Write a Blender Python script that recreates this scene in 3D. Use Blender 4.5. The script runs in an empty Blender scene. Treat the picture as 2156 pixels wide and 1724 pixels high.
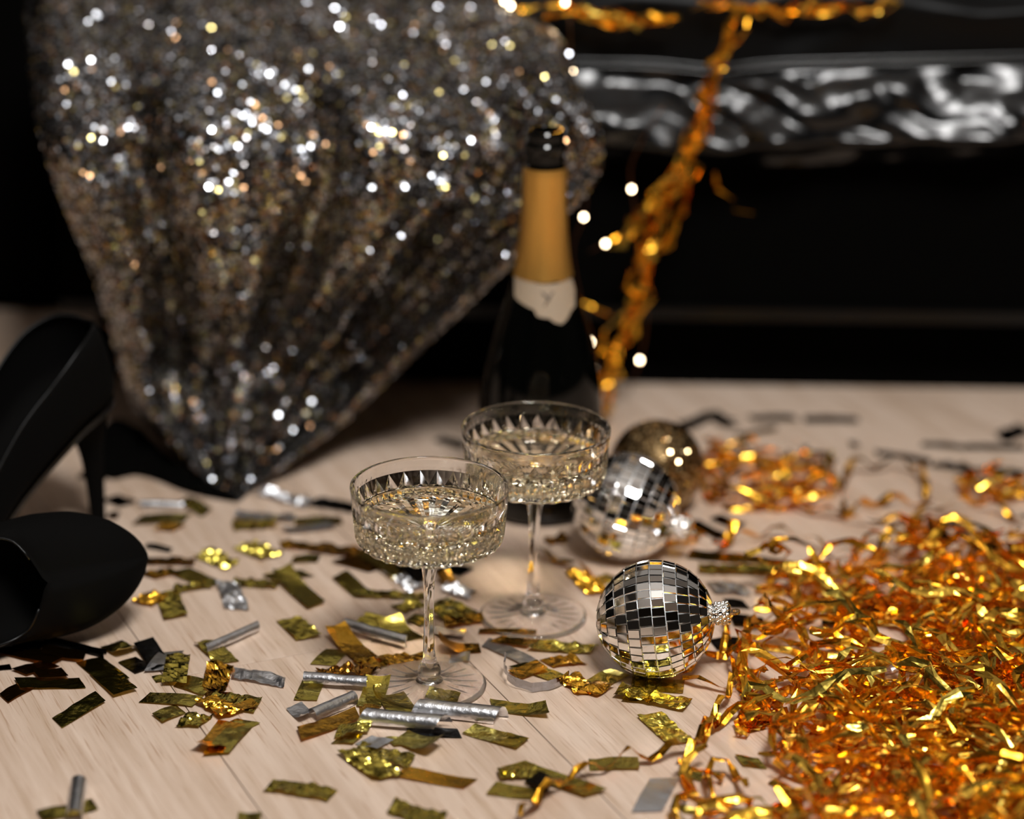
import bpy, math, random
from math import sin, cos, tan, pi, radians, atan2, sqrt
from mathutils import Vector, Matrix, noise
import numpy as np

S = bpy.context.scene
RNG = random.Random(7)

# ------------------------------------------------------------------ camera
FPX, CX, CY = 5090.0, 1078.0, 862.0
PITCH, ROLL, CH = radians(20.3), radians(0.8), 0.669
cam_d = bpy.data.cameras.new('camera')
cam = bpy.data.objects.new('camera', cam_d)
S.collection.objects.link(cam)
cam.location = (0, 0, CH)
CAM_M = Matrix.Rotation(pi / 2 - PITCH, 3, 'X') @ Matrix.Rotation(ROLL, 3, 'Z')
cam.rotation_euler = CAM_M.to_euler()
cam_d.sensor_width = 36
cam_d.lens = FPX / 2156 * 36
cam_d.clip_start = 0.05
cam_d.dof.use_dof = True
cam_d.dof.focus_distance = 1.452
cam_d.dof.aperture_fstop = 2.45
S.camera = cam

# ------------------------------------------------------------------ light
W = bpy.data.worlds.new('world')
S.world = W
W.use_nodes = True
W.node_tree.nodes['Background'].inputs[0].default_value = (0.6, 0.55, 0.5, 1)
W.node_tree.nodes['Background'].inputs[1].default_value = 0.02


def area(name, loc, target, size, power, col=(1, 1, 1)):
    d = bpy.data.lights.new(name, 'AREA')
    d.shape = 'SQUARE'
    d.size = size
    d.energy = power
    d.color = col
    o = bpy.data.objects.new(name, d)
    S.collection.objects.link(o)
    o.location = loc
    o.rotation_euler = (Vector(target) - Vector(loc)).to_track_quat('-Z', 'Y').to_euler()
    return o


key = area('softbox_lamp', (0.40, 0.10, 2.36), (0.02, 1.45, 0.0), 0.62, 70, (1.0, 0.985, 0.97))
area('ceiling_panel_light', (0.0, 1.0, 2.57), (0.0, 1.0, 0.0), 2.4, 3.6, (1.0, 0.95, 0.90))
S.view_settings.view_transform = 'Standard'
S.view_settings.look = 'None'
S.view_settings.gamma = 1
S.view_settings.use_curve_mapping = False
S.view_settings.exposure = 0.0
S.cycles.max_bounces = 20
S.cycles.transmission_bounces = 16
S.cycles.glossy_bounces = 6
S.cycles.diffuse_bounces = 3
S.cycles.transparent_max_bounces = 16
S.cycles.blur_glossy = 0.0
S.cycles.sample_clamp_indirect = 40

# ------------------------------------------------------------------ helpers


def ray(x, y):
    return CAM_M @ Vector(((x - CX) / FPX, -(y - CY) / FPX, -1.0))


def P(x, y, h=0.0):
    """point of the horizontal plane z = h seen at a photograph pixel"""
    r = ray(x, y)
    t = (h - CH) / r.z
    return Vector((r.x * t, r.y * t, h))


def PY(x, y, Y):
    """point of the upright plane at distance Y seen at a photograph pixel"""
    r = ray(x, y)
    t = Y / r.y
    return Vector((r.x * t, Y, CH + r.z * t))


def px_of(v):
    q = CAM_M.transposed() @ (Vector(v) - Vector((0, 0, CH)))
    return CX + FPX * q.x / -q.z, CY - FPX * q.y / -q.z


def mesh(name, verts, faces, mat=None, smooth=False):
    m = bpy.data.meshes.new(name)
    m.from_pydata([tuple(v) for v in verts], [], faces)
    if mat:
        m.materials.append(mat)
    if smooth:
        m.polygons.foreach_set('use_smooth', [True] * len(m.polygons))
    m.update()
    return m


def link(name, data, parent=None, loc=None, mat4=None):
    o = bpy.data.objects.new(name, data)
    S.collection.objects.link(o)
    if parent:
        o.parent = parent
    if mat4 is not None:
        o.matrix_local = mat4
    elif loc is not None:
        o.location = loc
    return o


def tag(o, label=None, cat=None, group=None, kind=None):
    if label: o['label'] = label
    if cat: o['category'] = cat
    if group: o['group'] = group
    if kind: o['kind'] = kind
    return o


def interp(tab, t):
    if t <= tab[0][0]: return tab[0][1:]
    for a, b in zip(tab, tab[1:]):
        if t <= b[0]:
            k = (t - a[0]) / (b[0] - a[0])
            return tuple(p + (q - p) * k for p, q in zip(a[1:], b[1:]))
    return tab[-1][1:]


def ease(tab, t):
    if t <= tab[0][0]: return tab[0][1:]
    for i in range(len(tab) - 1):
        a, b = tab[i], tab[i + 1]
        if t <= b[0]:
            k = (t - a[0]) / (b[0] - a[0])
            p0 = tab[max(i - 1, 0)]
            p3 = tab[min(i + 2, len(tab) - 1)]
            out = []
            for j in range(1, len(a)):
                m1 = (b[j] - p0[j]) / max(b[0] - p0[0], 1e-9) * (b[0] - a[0])
                m2 = (p3[j] - a[j]) / max(p3[0] - a[0], 1e-9) * (b[0] - a[0])
                out.append((2 * k**3 - 3 * k**2 + 1) * a[j] + (k**3 - 2 * k**2 + k) * m1 +
                           (-2 * k**3 + 3 * k**2) * b[j] + (k**3 - k**2) * m2)
            return tuple(out)
    return tab[-1][1:]


def box(x0, x1, y0, y1, z0, z1):
    v = [(x, y, z) for z in (z0, z1) for y in (y0, y1) for x in (x0, x1)]
    f = [(0, 2, 3, 1), (4, 5, 7, 6), (0, 1, 5, 4), (2, 6, 7, 3), (0, 4, 6, 2), (1, 3, 7, 5)]
    return v, f


def revolve(prof, n, rfun=None, close=False):
    """prof: list of (r, z); returns verts, faces; no caps unless close"""
    v, f = [], []
    for i, (r, z) in enumerate(prof):
        for k in range(n):
            a = 2 * pi * k / n
            rr = rfun(r, z, a, i) if rfun else r
            v.append((rr * cos(a), rr * sin(a), z))
    for i in range(len(prof) - 1):
        for k in range(n):
            k2 = (k + 1) % n
            f.append((i * n + k, i * n + k2, (i + 1) * n + k2, (i + 1) * n + k))
    if close:
        f.append(tuple(range(n))[::-1])
        f.append(tuple((len(prof) - 1) * n + k for k in range(n)))
    return v, f


def tube(pts, r, n=8):
    v, f = [], []
    for i, p in enumerate(pts):
        p = Vector(p)
        t = (Vector(pts[min(i + 1, len(pts) - 1)]) - Vector(pts[max(i - 1, 0)])).normalized()
        s = t.cross(Vector((0.13, 0.2, 1))).normalized()
        u = s.cross(t)
        rr = r(i / (len(pts) - 1)) if callable(r) else r
        for k in range(n):
            a = 2 * pi * k / n
            v.append(p + (s * cos(a) + u * sin(a)) * rr)
    for i in range(len(pts) - 1):
        for k in range(n):
            k2 = (k + 1) % n
            f.append((i * n + k, i * n + k2, (i + 1) * n + k2, (i + 1) * n + k))
    f.append(tuple(range(n))[::-1])
    f.append(tuple((len(pts) - 1) * n + k for k in range(n)))
    return v, f


# ------------------------------------------------------------------ materials


def principled(name, col, rough=0.5, metal=0.0, spec=0.5, trans=0.0, ior=1.5, emit=None, es=0.0, coat=0.0, sheen=0.0):
    m = bpy.data.materials.new(name)
    m.use_nodes = True
    b = m.node_tree.nodes['Principled BSDF']
    b.inputs['Base Color'].default_value = (*col, 1)
    b.inputs['Roughness'].default_value = rough
    b.inputs['Metallic'].default_value = metal
    b.inputs['Specular IOR Level'].default_value = spec
    b.inputs['Transmission Weight'].default_value = trans
    b.inputs['IOR'].default_value = ior
    b.inputs['Coat Weight'].default_value = coat
    b.inputs['Sheen Weight'].default_value = sheen
    if emit:
        b.inputs['Emission Color'].default_value = (*emit, 1)
        b.inputs['Emission Strength'].default_value = es
    return m


def N(m, kind, **kw):
    n = m.node_tree.nodes.new(kind)
    for k, v in kw.items():
        if k in n.inputs.keys():
            n.inputs[k].default_value = v
        else:
            setattr(n, k, v)
    return n


def L(m, a, ao, b, bi):
    m.node_tree.links.new(a.outputs[ao], b.inputs[bi])


def ramp(m, src, so, stops):
    r = N(m, 'ShaderNodeValToRGB')
    e = r.color_ramp.elements
    while len(e) < len(stops): e.new(0.5)
    for q, (p, c) in zip(e, stops):
        q.position = p
        q.color = (*c, 1)
    L(m, src, so, r, 0)
    return r


def add_bump(m, scale, strength, dist=0.001, kind='ShaderNodeTexNoise', coord='Object', stretch=None, detail=3.0):
    b = m.node_tree.nodes['Principled BSDF']
    tc = N(m, 'ShaderNodeTexCoord')
    t = N(m, kind)
    t.inputs['Scale'].default_value = scale
    if 'Detail' in t.inputs.keys(): t.inputs['Detail'].default_value = detail
    if stretch:
        mp = N(m, 'ShaderNodeMapping')
        mp.inputs['Scale'].default_value = stretch
        L(m, tc, coord, mp, 0)
        L(m, mp, 0, t, 'Vector')
    else:
        L(m, tc, coord, t, 'Vector')
    bp = N(m, 'ShaderNodeBump')
    bp.inputs['Strength'].default_value = strength
    bp.inputs['Distance'].default_value = dist
    L(m, t, 0, bp, 'Height')
    L(m, bp, 0, b, 'Normal')
    return bp


def foil(name, col, rough):
    m = principled(name, col, rough, 1.0)
    bp = add_bump(m, 230, 0.6, 0.0010, detail=3.0)
    return m


MF = {
    'O': foil('olive_gold_foil', (0.68, 0.56, 0.11), 0.17),
    'G': foil('amber_gold_foil', (0.85, 0.45, 0.045), 0.18),
    'S': foil('silver_foil', (0.82, 0.84, 0.88), 0.30),
    'K': foil('silver_foil_tinted_dark', (0.013, 0.014, 0.016), 0.25),  # silver foil coloured near-black for the dark sofa mirrored in it
    'B': foil('brown_gold_foil', (0.42, 0.20, 0.03), 0.2),
}


def tinsel_mat(name, cols, rough):
    m = principled(name, cols[0], rough, 1.0)
    g = N(m, 'ShaderNodeNewGeometry')
    n = len(cols)
    r = ramp(m, g, 'Random Per Island', [(i / n, c) for i, c in enumerate(cols)])
    r.color_ramp.interpolation = 'CONSTANT'
    L(m, r, 0, m.node_tree.nodes['Principled BSDF'], 'Base Color')
    return m


M_TIN = tinsel_mat('gold_tinsel_foil', [(0.92, 0.50, 0.06), (0.90, 0.46, 0.045), (0.88, 0.54, 0.08), (0.94, 0.56, 0.08),
                                       (0.80, 0.38, 0.03), (0.90, 0.49, 0.05), (0.70, 0.52, 0.10)], 0.26)
add_bump(M_TIN, 200, 0.5, 0.001, detail=1.0)
M_SEQ = tinsel_mat('mirror_sequins', [(0.50, 0.52, 0.56), (0.18, 0.17, 0.17), (0.58, 0.60, 0.64), (0.36, 0.20, 0.10),  # copper, gold and dark entries paint in reflections of floor and room
                                     (0.28, 0.29, 0.32), (0.42, 0.35, 0.14), (0.12, 0.12, 0.13)], 0.12)
_g = M_SEQ.node_tree.nodes['Geometry']
_mr = N(M_SEQ, 'ShaderNodeMapRange')
_mm = N(M_SEQ, 'ShaderNodeMath', operation='FRACT')
_m2 = N(M_SEQ, 'ShaderNodeMath', operation='MULTIPLY')
_m2.inputs[1].default_value = 37.0
L(M_SEQ, _g, 'Random Per Island', _m2, 0)
L(M_SEQ, _m2, 0, _mm, 0)
L(M_SEQ, _mm, 0, _mr, 0)
_mr.inputs['To Min'].default_value = 0.08
_mr.inputs['To Max'].default_value = 0.34
L(M_SEQ, _mr, 0, M_SEQ.node_tree.nodes['Principled BSDF'], 'Roughness')
M_SEQCLOTH = principled('dark_mesh_cloth', (0.012, 0.010, 0.009), 0.8)
M_SUEDE = principled('black_suede', (0.0022, 0.0020, 0.0018), 0.85, spec=0.06)  # base colour of the blacks lowered to reach crushed shadow tones
add_bump(M_SUEDE, 900, 0.3, 0.0005)
M_PIPE = principled('black_satin_edge', (0.003, 0.003, 0.003), 0.35, spec=0.25)
M_LEATH = principled('black_leather', (0.0018, 0.0020, 0.0022), 0.23, spec=0.52)
add_bump(M_LEATH, 420, 0.05, 0.0008, 'ShaderNodeTexVoronoi')
M_CUSH = principled('black_seat_leather', (0.0018, 0.0018, 0.0018), 0.42, spec=0.12)
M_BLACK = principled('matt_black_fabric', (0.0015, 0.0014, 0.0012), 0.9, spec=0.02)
M_WALL = principled('dark_wall_paint', (0.030, 0.026, 0.022), 0.9, spec=0.1)
M_WALLB = principled('grey_plaster', (0.33, 0.31, 0.29), 0.9, spec=0.1)
M_CEIL = principled('ceiling_paint', (0.72, 0.69, 0.66), 0.9, spec=0.1)


def glass_mat(name, share):
    # clear crystal; 'share' of the light passes straight through, as through thin flat glass
    m = principled(name, (1, 1, 1), 0.0, trans=1.0, ior=1.50)
    b = m.node_tree.nodes['Principled BSDF']
    out = m.node_tree.nodes['Material Output']
    t = N(m, 'ShaderNodeBsdfTransparent')
    mx = N(m, 'ShaderNodeMixShader')
    mx.inputs[0].default_value = share
    L(m, b, 0, mx, 1)
    L(m, t, 0, mx, 2)
    L(m, mx, 0, out, 0)
    return m


M_GLASS = principled('crystal_glass', (1, 1, 1), 0.0, trans=1.0, ior=1.50)
M_FOOTGLASS = glass_mat('thin_crystal_glass', 0.12)
M_WINE = principled('pale_champagne', (1.0, 0.94, 0.775), 0.0, trans=1.0, ior=1.34)
M_BOTTLE = principled('dark_green_glass', (0.0008, 0.0010, 0.0008), 0.05, spec=0.35)
M_NECKFOIL = principled('satin_gold_foil', (0.83, 0.45, 0.10), 0.36, 0.85)
M_PAPER = principled('cream_paper', (0.38, 0.29, 0.20), 0.6)
add_bump(M_PAPER, 500, 0.3, 0.0005)
M_INK = principled('grey_ink', (0.10, 0.08, 0.07), 0.6)
M_MIRROR = principled('mirror_glass', (0.90, 0.90, 0.89), 0.015, 1.0)
M_GROUT = principled('silver_plastic', (0.85, 0.86, 0.87), 0.45, 0.6)
M_SILVER = principled('polished_silver', (0.85, 0.83, 0.80), 0.12, 1.0)
M_GLIT = principled('gold_glitter_chips', (0.66, 0.47, 0.24), 0.12, 1.0)
M_GLITB = principled('gold_plastic', (0.16, 0.10, 0.04), 0.4, 0.8)
M_WIRE = principled('copper_wire', (0.20, 0.09, 0.04), 0.3, 0.9)
M_BULB = principled('lit_bulb', (1, 0.9, 0.7), 0.3, emit=(1.0, 0.78, 0.50), es=26)

# oak floor board: pale, with long darker streaks, a few cathedral rings
M_OAK = principled('pale_oak', (0.6, 0.45, 0.34), 0.42, spec=0.35)
_oi = N(M_OAK, 'ShaderNodeObjectInfo')
_tc = N(M_OAK, 'ShaderNodeTexCoord')
_ad = N(M_OAK, 'ShaderNodeVectorMath', operation='ADD')
_mu = N(M_OAK, 'ShaderNodeVectorMath', operation='SCALE')
L(M_OAK, _oi, 'Random', _mu, 0)
_cb = N(M_OAK, 'ShaderNodeCombineXYZ')
for _k in range(3): L(M_OAK, _oi, 'Random', _cb, _k)
L(M_OAK, _cb, 0, _mu, 0)
_mu.inputs['Scale'].default_value = 31.0
L(M_OAK, _tc, 'Object', _ad, 0)
L(M_OAK, _mu, 0, _ad, 1)
_mp = N(M_OAK, 'ShaderNodeMapping')
_mp.inputs['Scale'].default_value = (3.0, 60.0, 3.0)
L(M_OAK, _ad, 0, _mp, 0)
_n1 = N(M_OAK, 'ShaderNodeTexNoise', Scale=2.2, Detail=5.0, Roughness=0.6)
L(M_OAK, _mp, 0, _n1, 'Vector')
_mp2 = N(M_OAK, 'ShaderNodeMapping')
_mp2.inputs['Scale'].default_value = (14.0, 420.0, 14.0)
L(M_OAK, _ad, 0, _mp2, 0)
_n2 = N(M_OAK, 'ShaderNodeTexNoise', Scale=2.0, Detail=2.0, Roughness=0.5)
L(M_OAK, _mp2, 0, _n2, 'Vector')
_mp3 = N(M_OAK, 'ShaderNodeMapping')
_mp3.inputs['Scale'].default_value = (1.4, 7.0, 1.0)
L(M_OAK, _ad, 0, _mp3, 0)
_n3 = N(M_OAK, 'ShaderNodeTexNoise', Scale=2.4, Detail=2.0, Roughness=0.5)
L(M_OAK, _mp3, 0, _n3, 'Vector')
_r1 = ramp(M_OAK, _n1, 0, [(0.30, (0.515, 0.375, 0.27)), (0.5, (0.60, 0.455, 0.35)), (0.72, (0.69, 0.545, 0.435))])
_r2 = ramp(M_OAK, _n2, 0, [(0.28, (0.70, 0.60, 0.52)), (0.42, (1, 1, 1)), (1.0, (1, 1, 1))])
_r3 = ramp(M_OAK, _n3, 0, [(0.25, (0.80, 0.76, 0.72)), (0.5, (1, 1, 1)), (1.0, (1.0, 1.0, 1.0))])
_x1 = N(M_OAK, 'ShaderNodeMixRGB', blend_type='MULTIPLY')
_x1.inputs[0].default_value = 1
_x2 = N(M_OAK, 'ShaderNodeMixRGB', blend_type='MULTIPLY')
_x2.inputs[0].default_value = 1
L(M_OAK, _r1, 0, _x1, 1)
L(M_OAK, _r2, 0, _x1, 2)
L(M_OAK, _x1, 0, _x2, 1)
L(M_OAK, _r3, 0, _x2, 2)
L(M_OAK, _x2, 0, M_OAK.node_tree.nodes['Principled BSDF'], 'Base Color')
_bp = N(M_OAK, 'ShaderNodeBump')
_bp.inputs['Strength'].default_value = 0.25
_bp.inputs['Distance'].default_value = 0.0004
L(M_OAK, _n2, 0, _bp, 'Height')
L(M_OAK, _bp, 0, M_OAK.node_tree.nodes['Principled BSDF'], 'Normal')
M_GAP = principled('floor_underlay', (0.10, 0.06, 0.035), 0.9, spec=0.1)

# ------------------------------------------------------------------ room shell
RX, RY0, RY1, RZ = 2.4, -1.6, 2.75, 2.6


def plane(name, pts, mat, kind='structure'):
    o = link(name, mesh(name, pts, [tuple(range(len(pts)))], mat))
    tag(o, kind=kind)
    return o


v, f = box(-RX, RX, RY0, RY1, -0.06, -0.004)
floor = tag(link('floor', mesh('floor', v, f, M_GAP)), 'pale oak plank floor strewn with foil confetti', kind='structure')
PA = radians(-65)
UX, UN = Vector((cos(PA), sin(PA), 0)), Vector((-sin(PA), cos(PA), 0))
A0 = P(1000, 1404).dot(UN)
C0 = P(560, 1390).dot(UX)
PWID, PLEN = 0.180, 1.30
pr = random.Random(5)


def clip_poly(poly, ax, lim, sgn):
    out = []
    for i in range(len(poly)):
        a, b = poly[i], poly[(i + 1) % len(poly)]
        da, db = sgn * (a[ax] - lim), sgn * (b[ax] - lim)
        if da <= 0: out.append(a)
        if (da < 0 < db) or (db < 0 < da):
            k = da / (da - db)
            out.append(tuple(a[j] + (b[j] - a[j]) * k for j in range(2)))
    return out


cut = [C0 + 0.0]
for i in range(-17, 18):
    off = C0 if i == -1 else C0 + pr.uniform(0.2, 1.1) * (1 if i % 2 else -1)
    for j in range(-5, 5):
        a0, a1 = off + j * PLEN + 0.0004, off + (j + 1) * PLEN - 0.0004
        b0, b1 = A0 + i * PWID + 0.0003, A0 + (i + 1) * PWID - 0.0003
        c = [UX * a + UN * b for a, b in ((a0, b0), (a1, b0), (a1, b1), (a0, b1))]
        poly = [(q.x, q.y) for q in c]
        for ax, lim, sg in ((0, RX, 1), (0, -RX, -1), (1, RY1, 1), (1, RY0, -1)):
            if len(poly) > 2: poly = clip_poly(poly, ax, lim, sg)
        if len(poly) < 3: continue
        cen = Vector((sum(q[0] for q in poly) / len(poly), sum(q[1] for q in poly) / len(poly), 0))
        loc = [Vector((q[0], q[1], 0)) - cen for q in poly]
        loc = [(q.dot(UX), q.dot(UN)) for q in loc]
        n = len(loc)
        e = 0.0002
        vv = [(x, y, -0.004) for x, y in loc] + [(x, y, -e) for x, y in loc] + \
             [(x - e * np.sign(x), y - e * np.sign(y), 0) for x, y in loc]
        ff = []
        for r in range(2):
            for k in range(n):
                k2 = (k + 1) % n
                ff.append((r * n + k, r * n + k2, (r + 1) * n + k2, (r + 1) * n + k))
        ff.append(tuple(2 * n + k for k in range(n)))
        M4 = Matrix.Translation(cen) @ Matrix.Rotation(PA, 4, 'Z')
        link('plank', mesh('plank', vv, ff, M_OAK), floor, mat4=M4)

plane('wall_back', [(-RX, RY1, 0), (RX, RY1, 0), (RX, RY1, RZ), (-RX, RY1, RZ)], M_WALLB)
plane('wall_front', [(RX, RY0, 0), (-RX, RY0, 0), (-RX, RY0, RZ), (RX, RY0, RZ)], M_WALL)
plane('wall_left', [(-RX, RY0, 0), (-RX, RY1, 0), (-RX, RY1, RZ), (-RX, RY0, RZ)], M_WALL)
plane('wall_right', [(RX, RY1, 0), (RX, RY0, 0), (RX, RY0, RZ), (RX, RY1, RZ)], M_WALL)
plane('ceiling', [(-RX, RY0, RZ), (-RX, RY1, RZ), (RX, RY1, RZ), (RX, RY0, RZ)], M_CEIL)

# ------------------------------------------------------------------ sofa
SY = 1.825
sofa = tag(link('sofa', None, loc=(0.4, SY, 0)), 'low black leather sofa with crumpled gathered front edge behind the bottle', 'sofa')


def at_sofa(vs):
    return [(x - 0.4, y - SY, z) for x, y, z in vs]


SX0, SX1 = -0.36, 1.35
v, f = box(SX0, SX1, SY + 0.012, 2.72, 0.078, 0.262)
link('base', mesh('base', at_sofa(v), f, M_BLACK), sofa)
v, f = box(SX0, SX1, SY + 0.004, SY + 0.03, 0.070, 0.080)
link('base_rail', mesh('base_rail', at_sofa(v), f, M_PIPE), sofa)
for lx, ly in ((SX0 + .06, SY + .12), (SX1 - .06, SY + .12), (SX0 + .06, 2.6), (SX1 - .06, 2.6), (.5, SY + .12)):
    v, f = revolve([(0.016, 0.0), (0.022, 0.071)], 16, close=True)
    link('leg', mesh('leg', [(x + lx - 0.4, y + ly - SY, z) for x, y, z in v], f, M_BLACK, True), sofa)
# black board filling the dark gap behind the front rail
v, f = box(SX0 + .02, SX1 - .02, SY + 0.05, SY + 0.07, 0.0, 0.079)
link('dark_gap_board', mesh('dark_gap_board', at_sofa(v), f, M_BLACK), sofa)


def seam_z(x):
    return 0.275 + 0.012 * max(0, (x - 0.16)) / 0.3 - 0.004 * math.exp(-((x - 0.15) / 0.03)**2)


# seat cushion with soft rounded front edge
nx, prof = 240, []
for k in range(26):
    t = k / 25
    if t < 0.35:
        prof.append((0.0 + 0.002 * sin(t / 0.35 * pi), t / 0.35 * 0.036))
    elif t < 0.6:
        a = (t - 0.35) / 0.25 * pi / 2
        prof.append((0.016 * (1 - cos(a)), 0.036 + 0.010 * sin(a)))
    else:
        prof.append((0.016 + (t - 0.6) / 0.4 * 0.85, 0.046 - 0.004 * sin((t - 0.6) / 0.4 * pi)))
vs, fs = [], []
for i in range(nx + 1):
    x = SX0 + (SX1 - SX0) * i / nx
    for k, (dy, dz) in enumerate(prof):
        w = 0.0022 * noise.noise(Vector((x * 26, k * 0.23, 1.3))) + 0.004 * noise.noise(Vector((x * 7, k * 0.1, 4.3)))
        ex = 0.016 * max(0, min(1, (x - 0.03) / 0.05)) * (1 - 1.15 * max(0, min(1, (x - 0.27) / 0.08)))
        vs.append((x, SY + dy - w * (1 if k < 14 else 0), seam_z(x) + dz + (dz / 0.046) * ex + w * 1.2 * (k / 25)))
for i in range(nx):
    for k in range(len(prof) - 1):
        a = i * len(prof) + k
        fs.append((a, a + len(prof), a + len(prof) + 1, a + 1))
link('seat_cushion', mesh('seat_cushion', at_sofa(vs), fs, M_CUSH, True), sofa)
# backrest with rounded top
vs, fs = [], []
bp2 = [(2.44, 0.33), (2.43, 0.60), (2.44, 0.70), (2.48, 0.745), (2.56, 0.75), (2.62, 0.73), (2.64, 0.60), (2.64, 0.30)]
for i in range(41):
    x = SX0 + (SX1 - SX0) * i / 40
    for y_, z_ in bp2: vs.append((x, y_ + 0.006 * sin(x * 23), z_ + 0.004 * sin(x * 9)))
nb_ = len(bp2)
fs = [(i * nb_ + k, i * nb_ + k + 1, (i + 1) * nb_ + k + 1, (i + 1) * nb_ + k) for i in range(40) for k in range(nb_ - 1)]
fs += [tuple(range(nb_))[::-1], tuple(40 * nb_ + k for k in range(nb_))]
link('backrest', mesh('backrest', at_sofa(vs), fs, M_LEATH, True), sofa)
# gathered leather skirt under the seam
nx, nk = 520, 34
vs, fs = [], []
for i in range(nx + 1):
    x = SX0 + (SX1 - SX0) * i / nx
    for k in range(nk + 1):
        t = k / nk
        z = seam_z(x) - 0.002 - t * 0.074
        bul = 0.030 * sin(min(t / 0.72, 1) * pi / 2) * (1 - max(0, t - 0.72) / 0.28 * 0.9)
        q = Vector((x * 12 + t * 1.6, t * 2.0 - x * 6, 2.0))
        n1 = noise.noise(q)
        n2 = noise.noise(Vector((x * 44 + t * 3.5, t * 5.5, 7.0)))
        crease = -abs(noise.noise(Vector((x * 20 - t * 2.4, t * 2.3 + x * 9, 5.0)))) * 0.010
        amp = min(t * 6, 1)
        d = bul + amp * (0.014 * n1 + 0.0022 * n2 - crease * 0.9 - 0.004)
        vs.append((x, SY + 0.002 - d, z))
for i in range(nx):
    for k in range(nk):
        a = i * (nk + 1) + k
        fs.append((a, a + 1, a + nk + 2, a + nk + 1))
link('gathered_skirt', mesh('gathered_skirt', at_sofa(vs), fs, M_LEATH, True), sofa)
for dz in (0.0, 0.005):
    pts = [(x, SY - 0.0025, seam_z(x) + dz + 0.0) for x in np.linspace(SX0, SX1, 120)]
    v, f = tube(pts, 0.0015, 8)
    link('piping', mesh('piping', at_sofa(v), f, M_LEATH, True), sofa)

# dark low cabinet left of the sofa, seen past the dress
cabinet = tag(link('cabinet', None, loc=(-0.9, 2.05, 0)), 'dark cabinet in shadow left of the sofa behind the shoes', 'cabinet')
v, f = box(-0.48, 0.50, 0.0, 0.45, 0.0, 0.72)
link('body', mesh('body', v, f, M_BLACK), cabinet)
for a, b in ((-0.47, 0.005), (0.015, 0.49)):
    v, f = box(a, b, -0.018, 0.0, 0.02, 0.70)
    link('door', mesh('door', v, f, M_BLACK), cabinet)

# ------------------------------------------------------------------ sequin dress
DL = [(-90, 48), (0, 52), (100, 58), (200, 68), (300, 88), (400, 122), (480, 155), (560, 190), (640, 216), (720, 240),
      (800, 262), (860, 285), (920, 335), (960, 375), (1000, 415), (1030, 455), (1054, 494)]
DR = [(-90, 1058), (0, 1072), (30, 1110), (60, 1160), (100, 1195), (150, 1206), (200, 1228), (250, 1256), (300, 1270),
      (350, 1268), (390, 1250), (430, 1215), (470, 1165), (520, 1115), (560, 1075), (600, 1030), (650, 980), (700, 928),
      (750, 872), (800, 820), (850, 768), (900, 712), (950, 645), (1000, 572), (1030, 532), (1054, 504)]
DY = [(-90, 1.89), (-45, 1.852), (0, 1.812), (60, 1.778), (130, 1.742), (200, 1.712), (300, 1.680), (400, 1.672), (500, 1.678),
      (650, 1.690), (800, 1.694), (870, 1.686), (940, 1.662), (1000, 1.637), (1054, 1.615)]


def dress_pt(u, y):
    """u 0..1 across, y photograph row -> world point of the folded cloth"""
    xl, xr = ease(DL, y)[0], ease(DR, y)[0]
    x = xl + (xr - xl) * u
    Y = ease(DY, y)[0]
    amp = interp([(-90, 0.004), (60, 0.004), (200, 0.007), (400, 0.017), (700, 0.022), (900, 0.016), (1054, 0.0)], y)[0]
    uu = u + 0.03 * sin(y / 170.0 + 3 * u)
    fold = sin(uu * 2 * pi * 3.1 + 0.9 + 0.8 * sin(y / 260.0)) * 0.9 + 0.45 * sin(uu * 2 * pi * 6.7 + 2.1 + y / 300.0) * (1 if y > 200 else 0.4)
    edge = min(u, 1 - u)
    amp *= min(1, edge / 0.04) * 0.7 + 0.3
    big = 0.013 * noise.noise(Vector((u * 4.5, y / 210.0, 3.1))) + 0.0075 * noise.noise(Vector((u * 13, y / 80.0, 8.1)))
    k = 1 if y < 900 else max(0, (1050 - y) / 150)
    Y = Y - amp * fold - big * k + 0.016 * (max(0, 0.05 - u) / 0.05)**2 + 0.010 * (max(0, u - 0.96) / 0.04)**2
    fl = P(x, max(y, 500)).y - 0.004
    p = PY(x, y, min(Y, fl) if y > 500 else Y)
    return p


NU, NV = 150, 190
ys = [-90 + (1054 + 90) * j / NV for j in range(NV + 1)]
vs = [dress_pt(i / NU, y) for y in ys for i in range(NU + 1)]
orig = Vector((-0.2, 1.66, 0.0))
fs = []
for j in range(NV):
    for i in range(NU):
        a = j * (NU + 1) + i
        fs.append((a, a + NU + 1, a + NU + 2, a + 1))
dress = tag(link('sequin_dress', None, loc=orig), 'silver sequin dress with painted bronze reflections hanging off the sofa, its tip on the floor', 'dress')
back = [v + Vector((0, 0.0022, -0.0006)) for v in vs]
nv = len(vs)
fs2 = fs + [tuple(nv + q for q in f_[::-1]) for f_ in fs]
ring = [j * (NU + 1) for j in range(NV + 1)] + [NV * (NU + 1) + i for i in range(1, NU + 1)] + \
       [j * (NU + 1) + NU for j in range(NV - 1, -1, -1)] + [i for i in range(NU - 1, 0, -1)]
for a, b in zip(ring, ring[1:] + ring[:1]):
    fs2.append((b, a, a + nv, b + nv))
link('cloth', mesh('cloth', [v - orig for v in vs + back], fs2, M_SEQCLOTH, True), dress)

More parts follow.
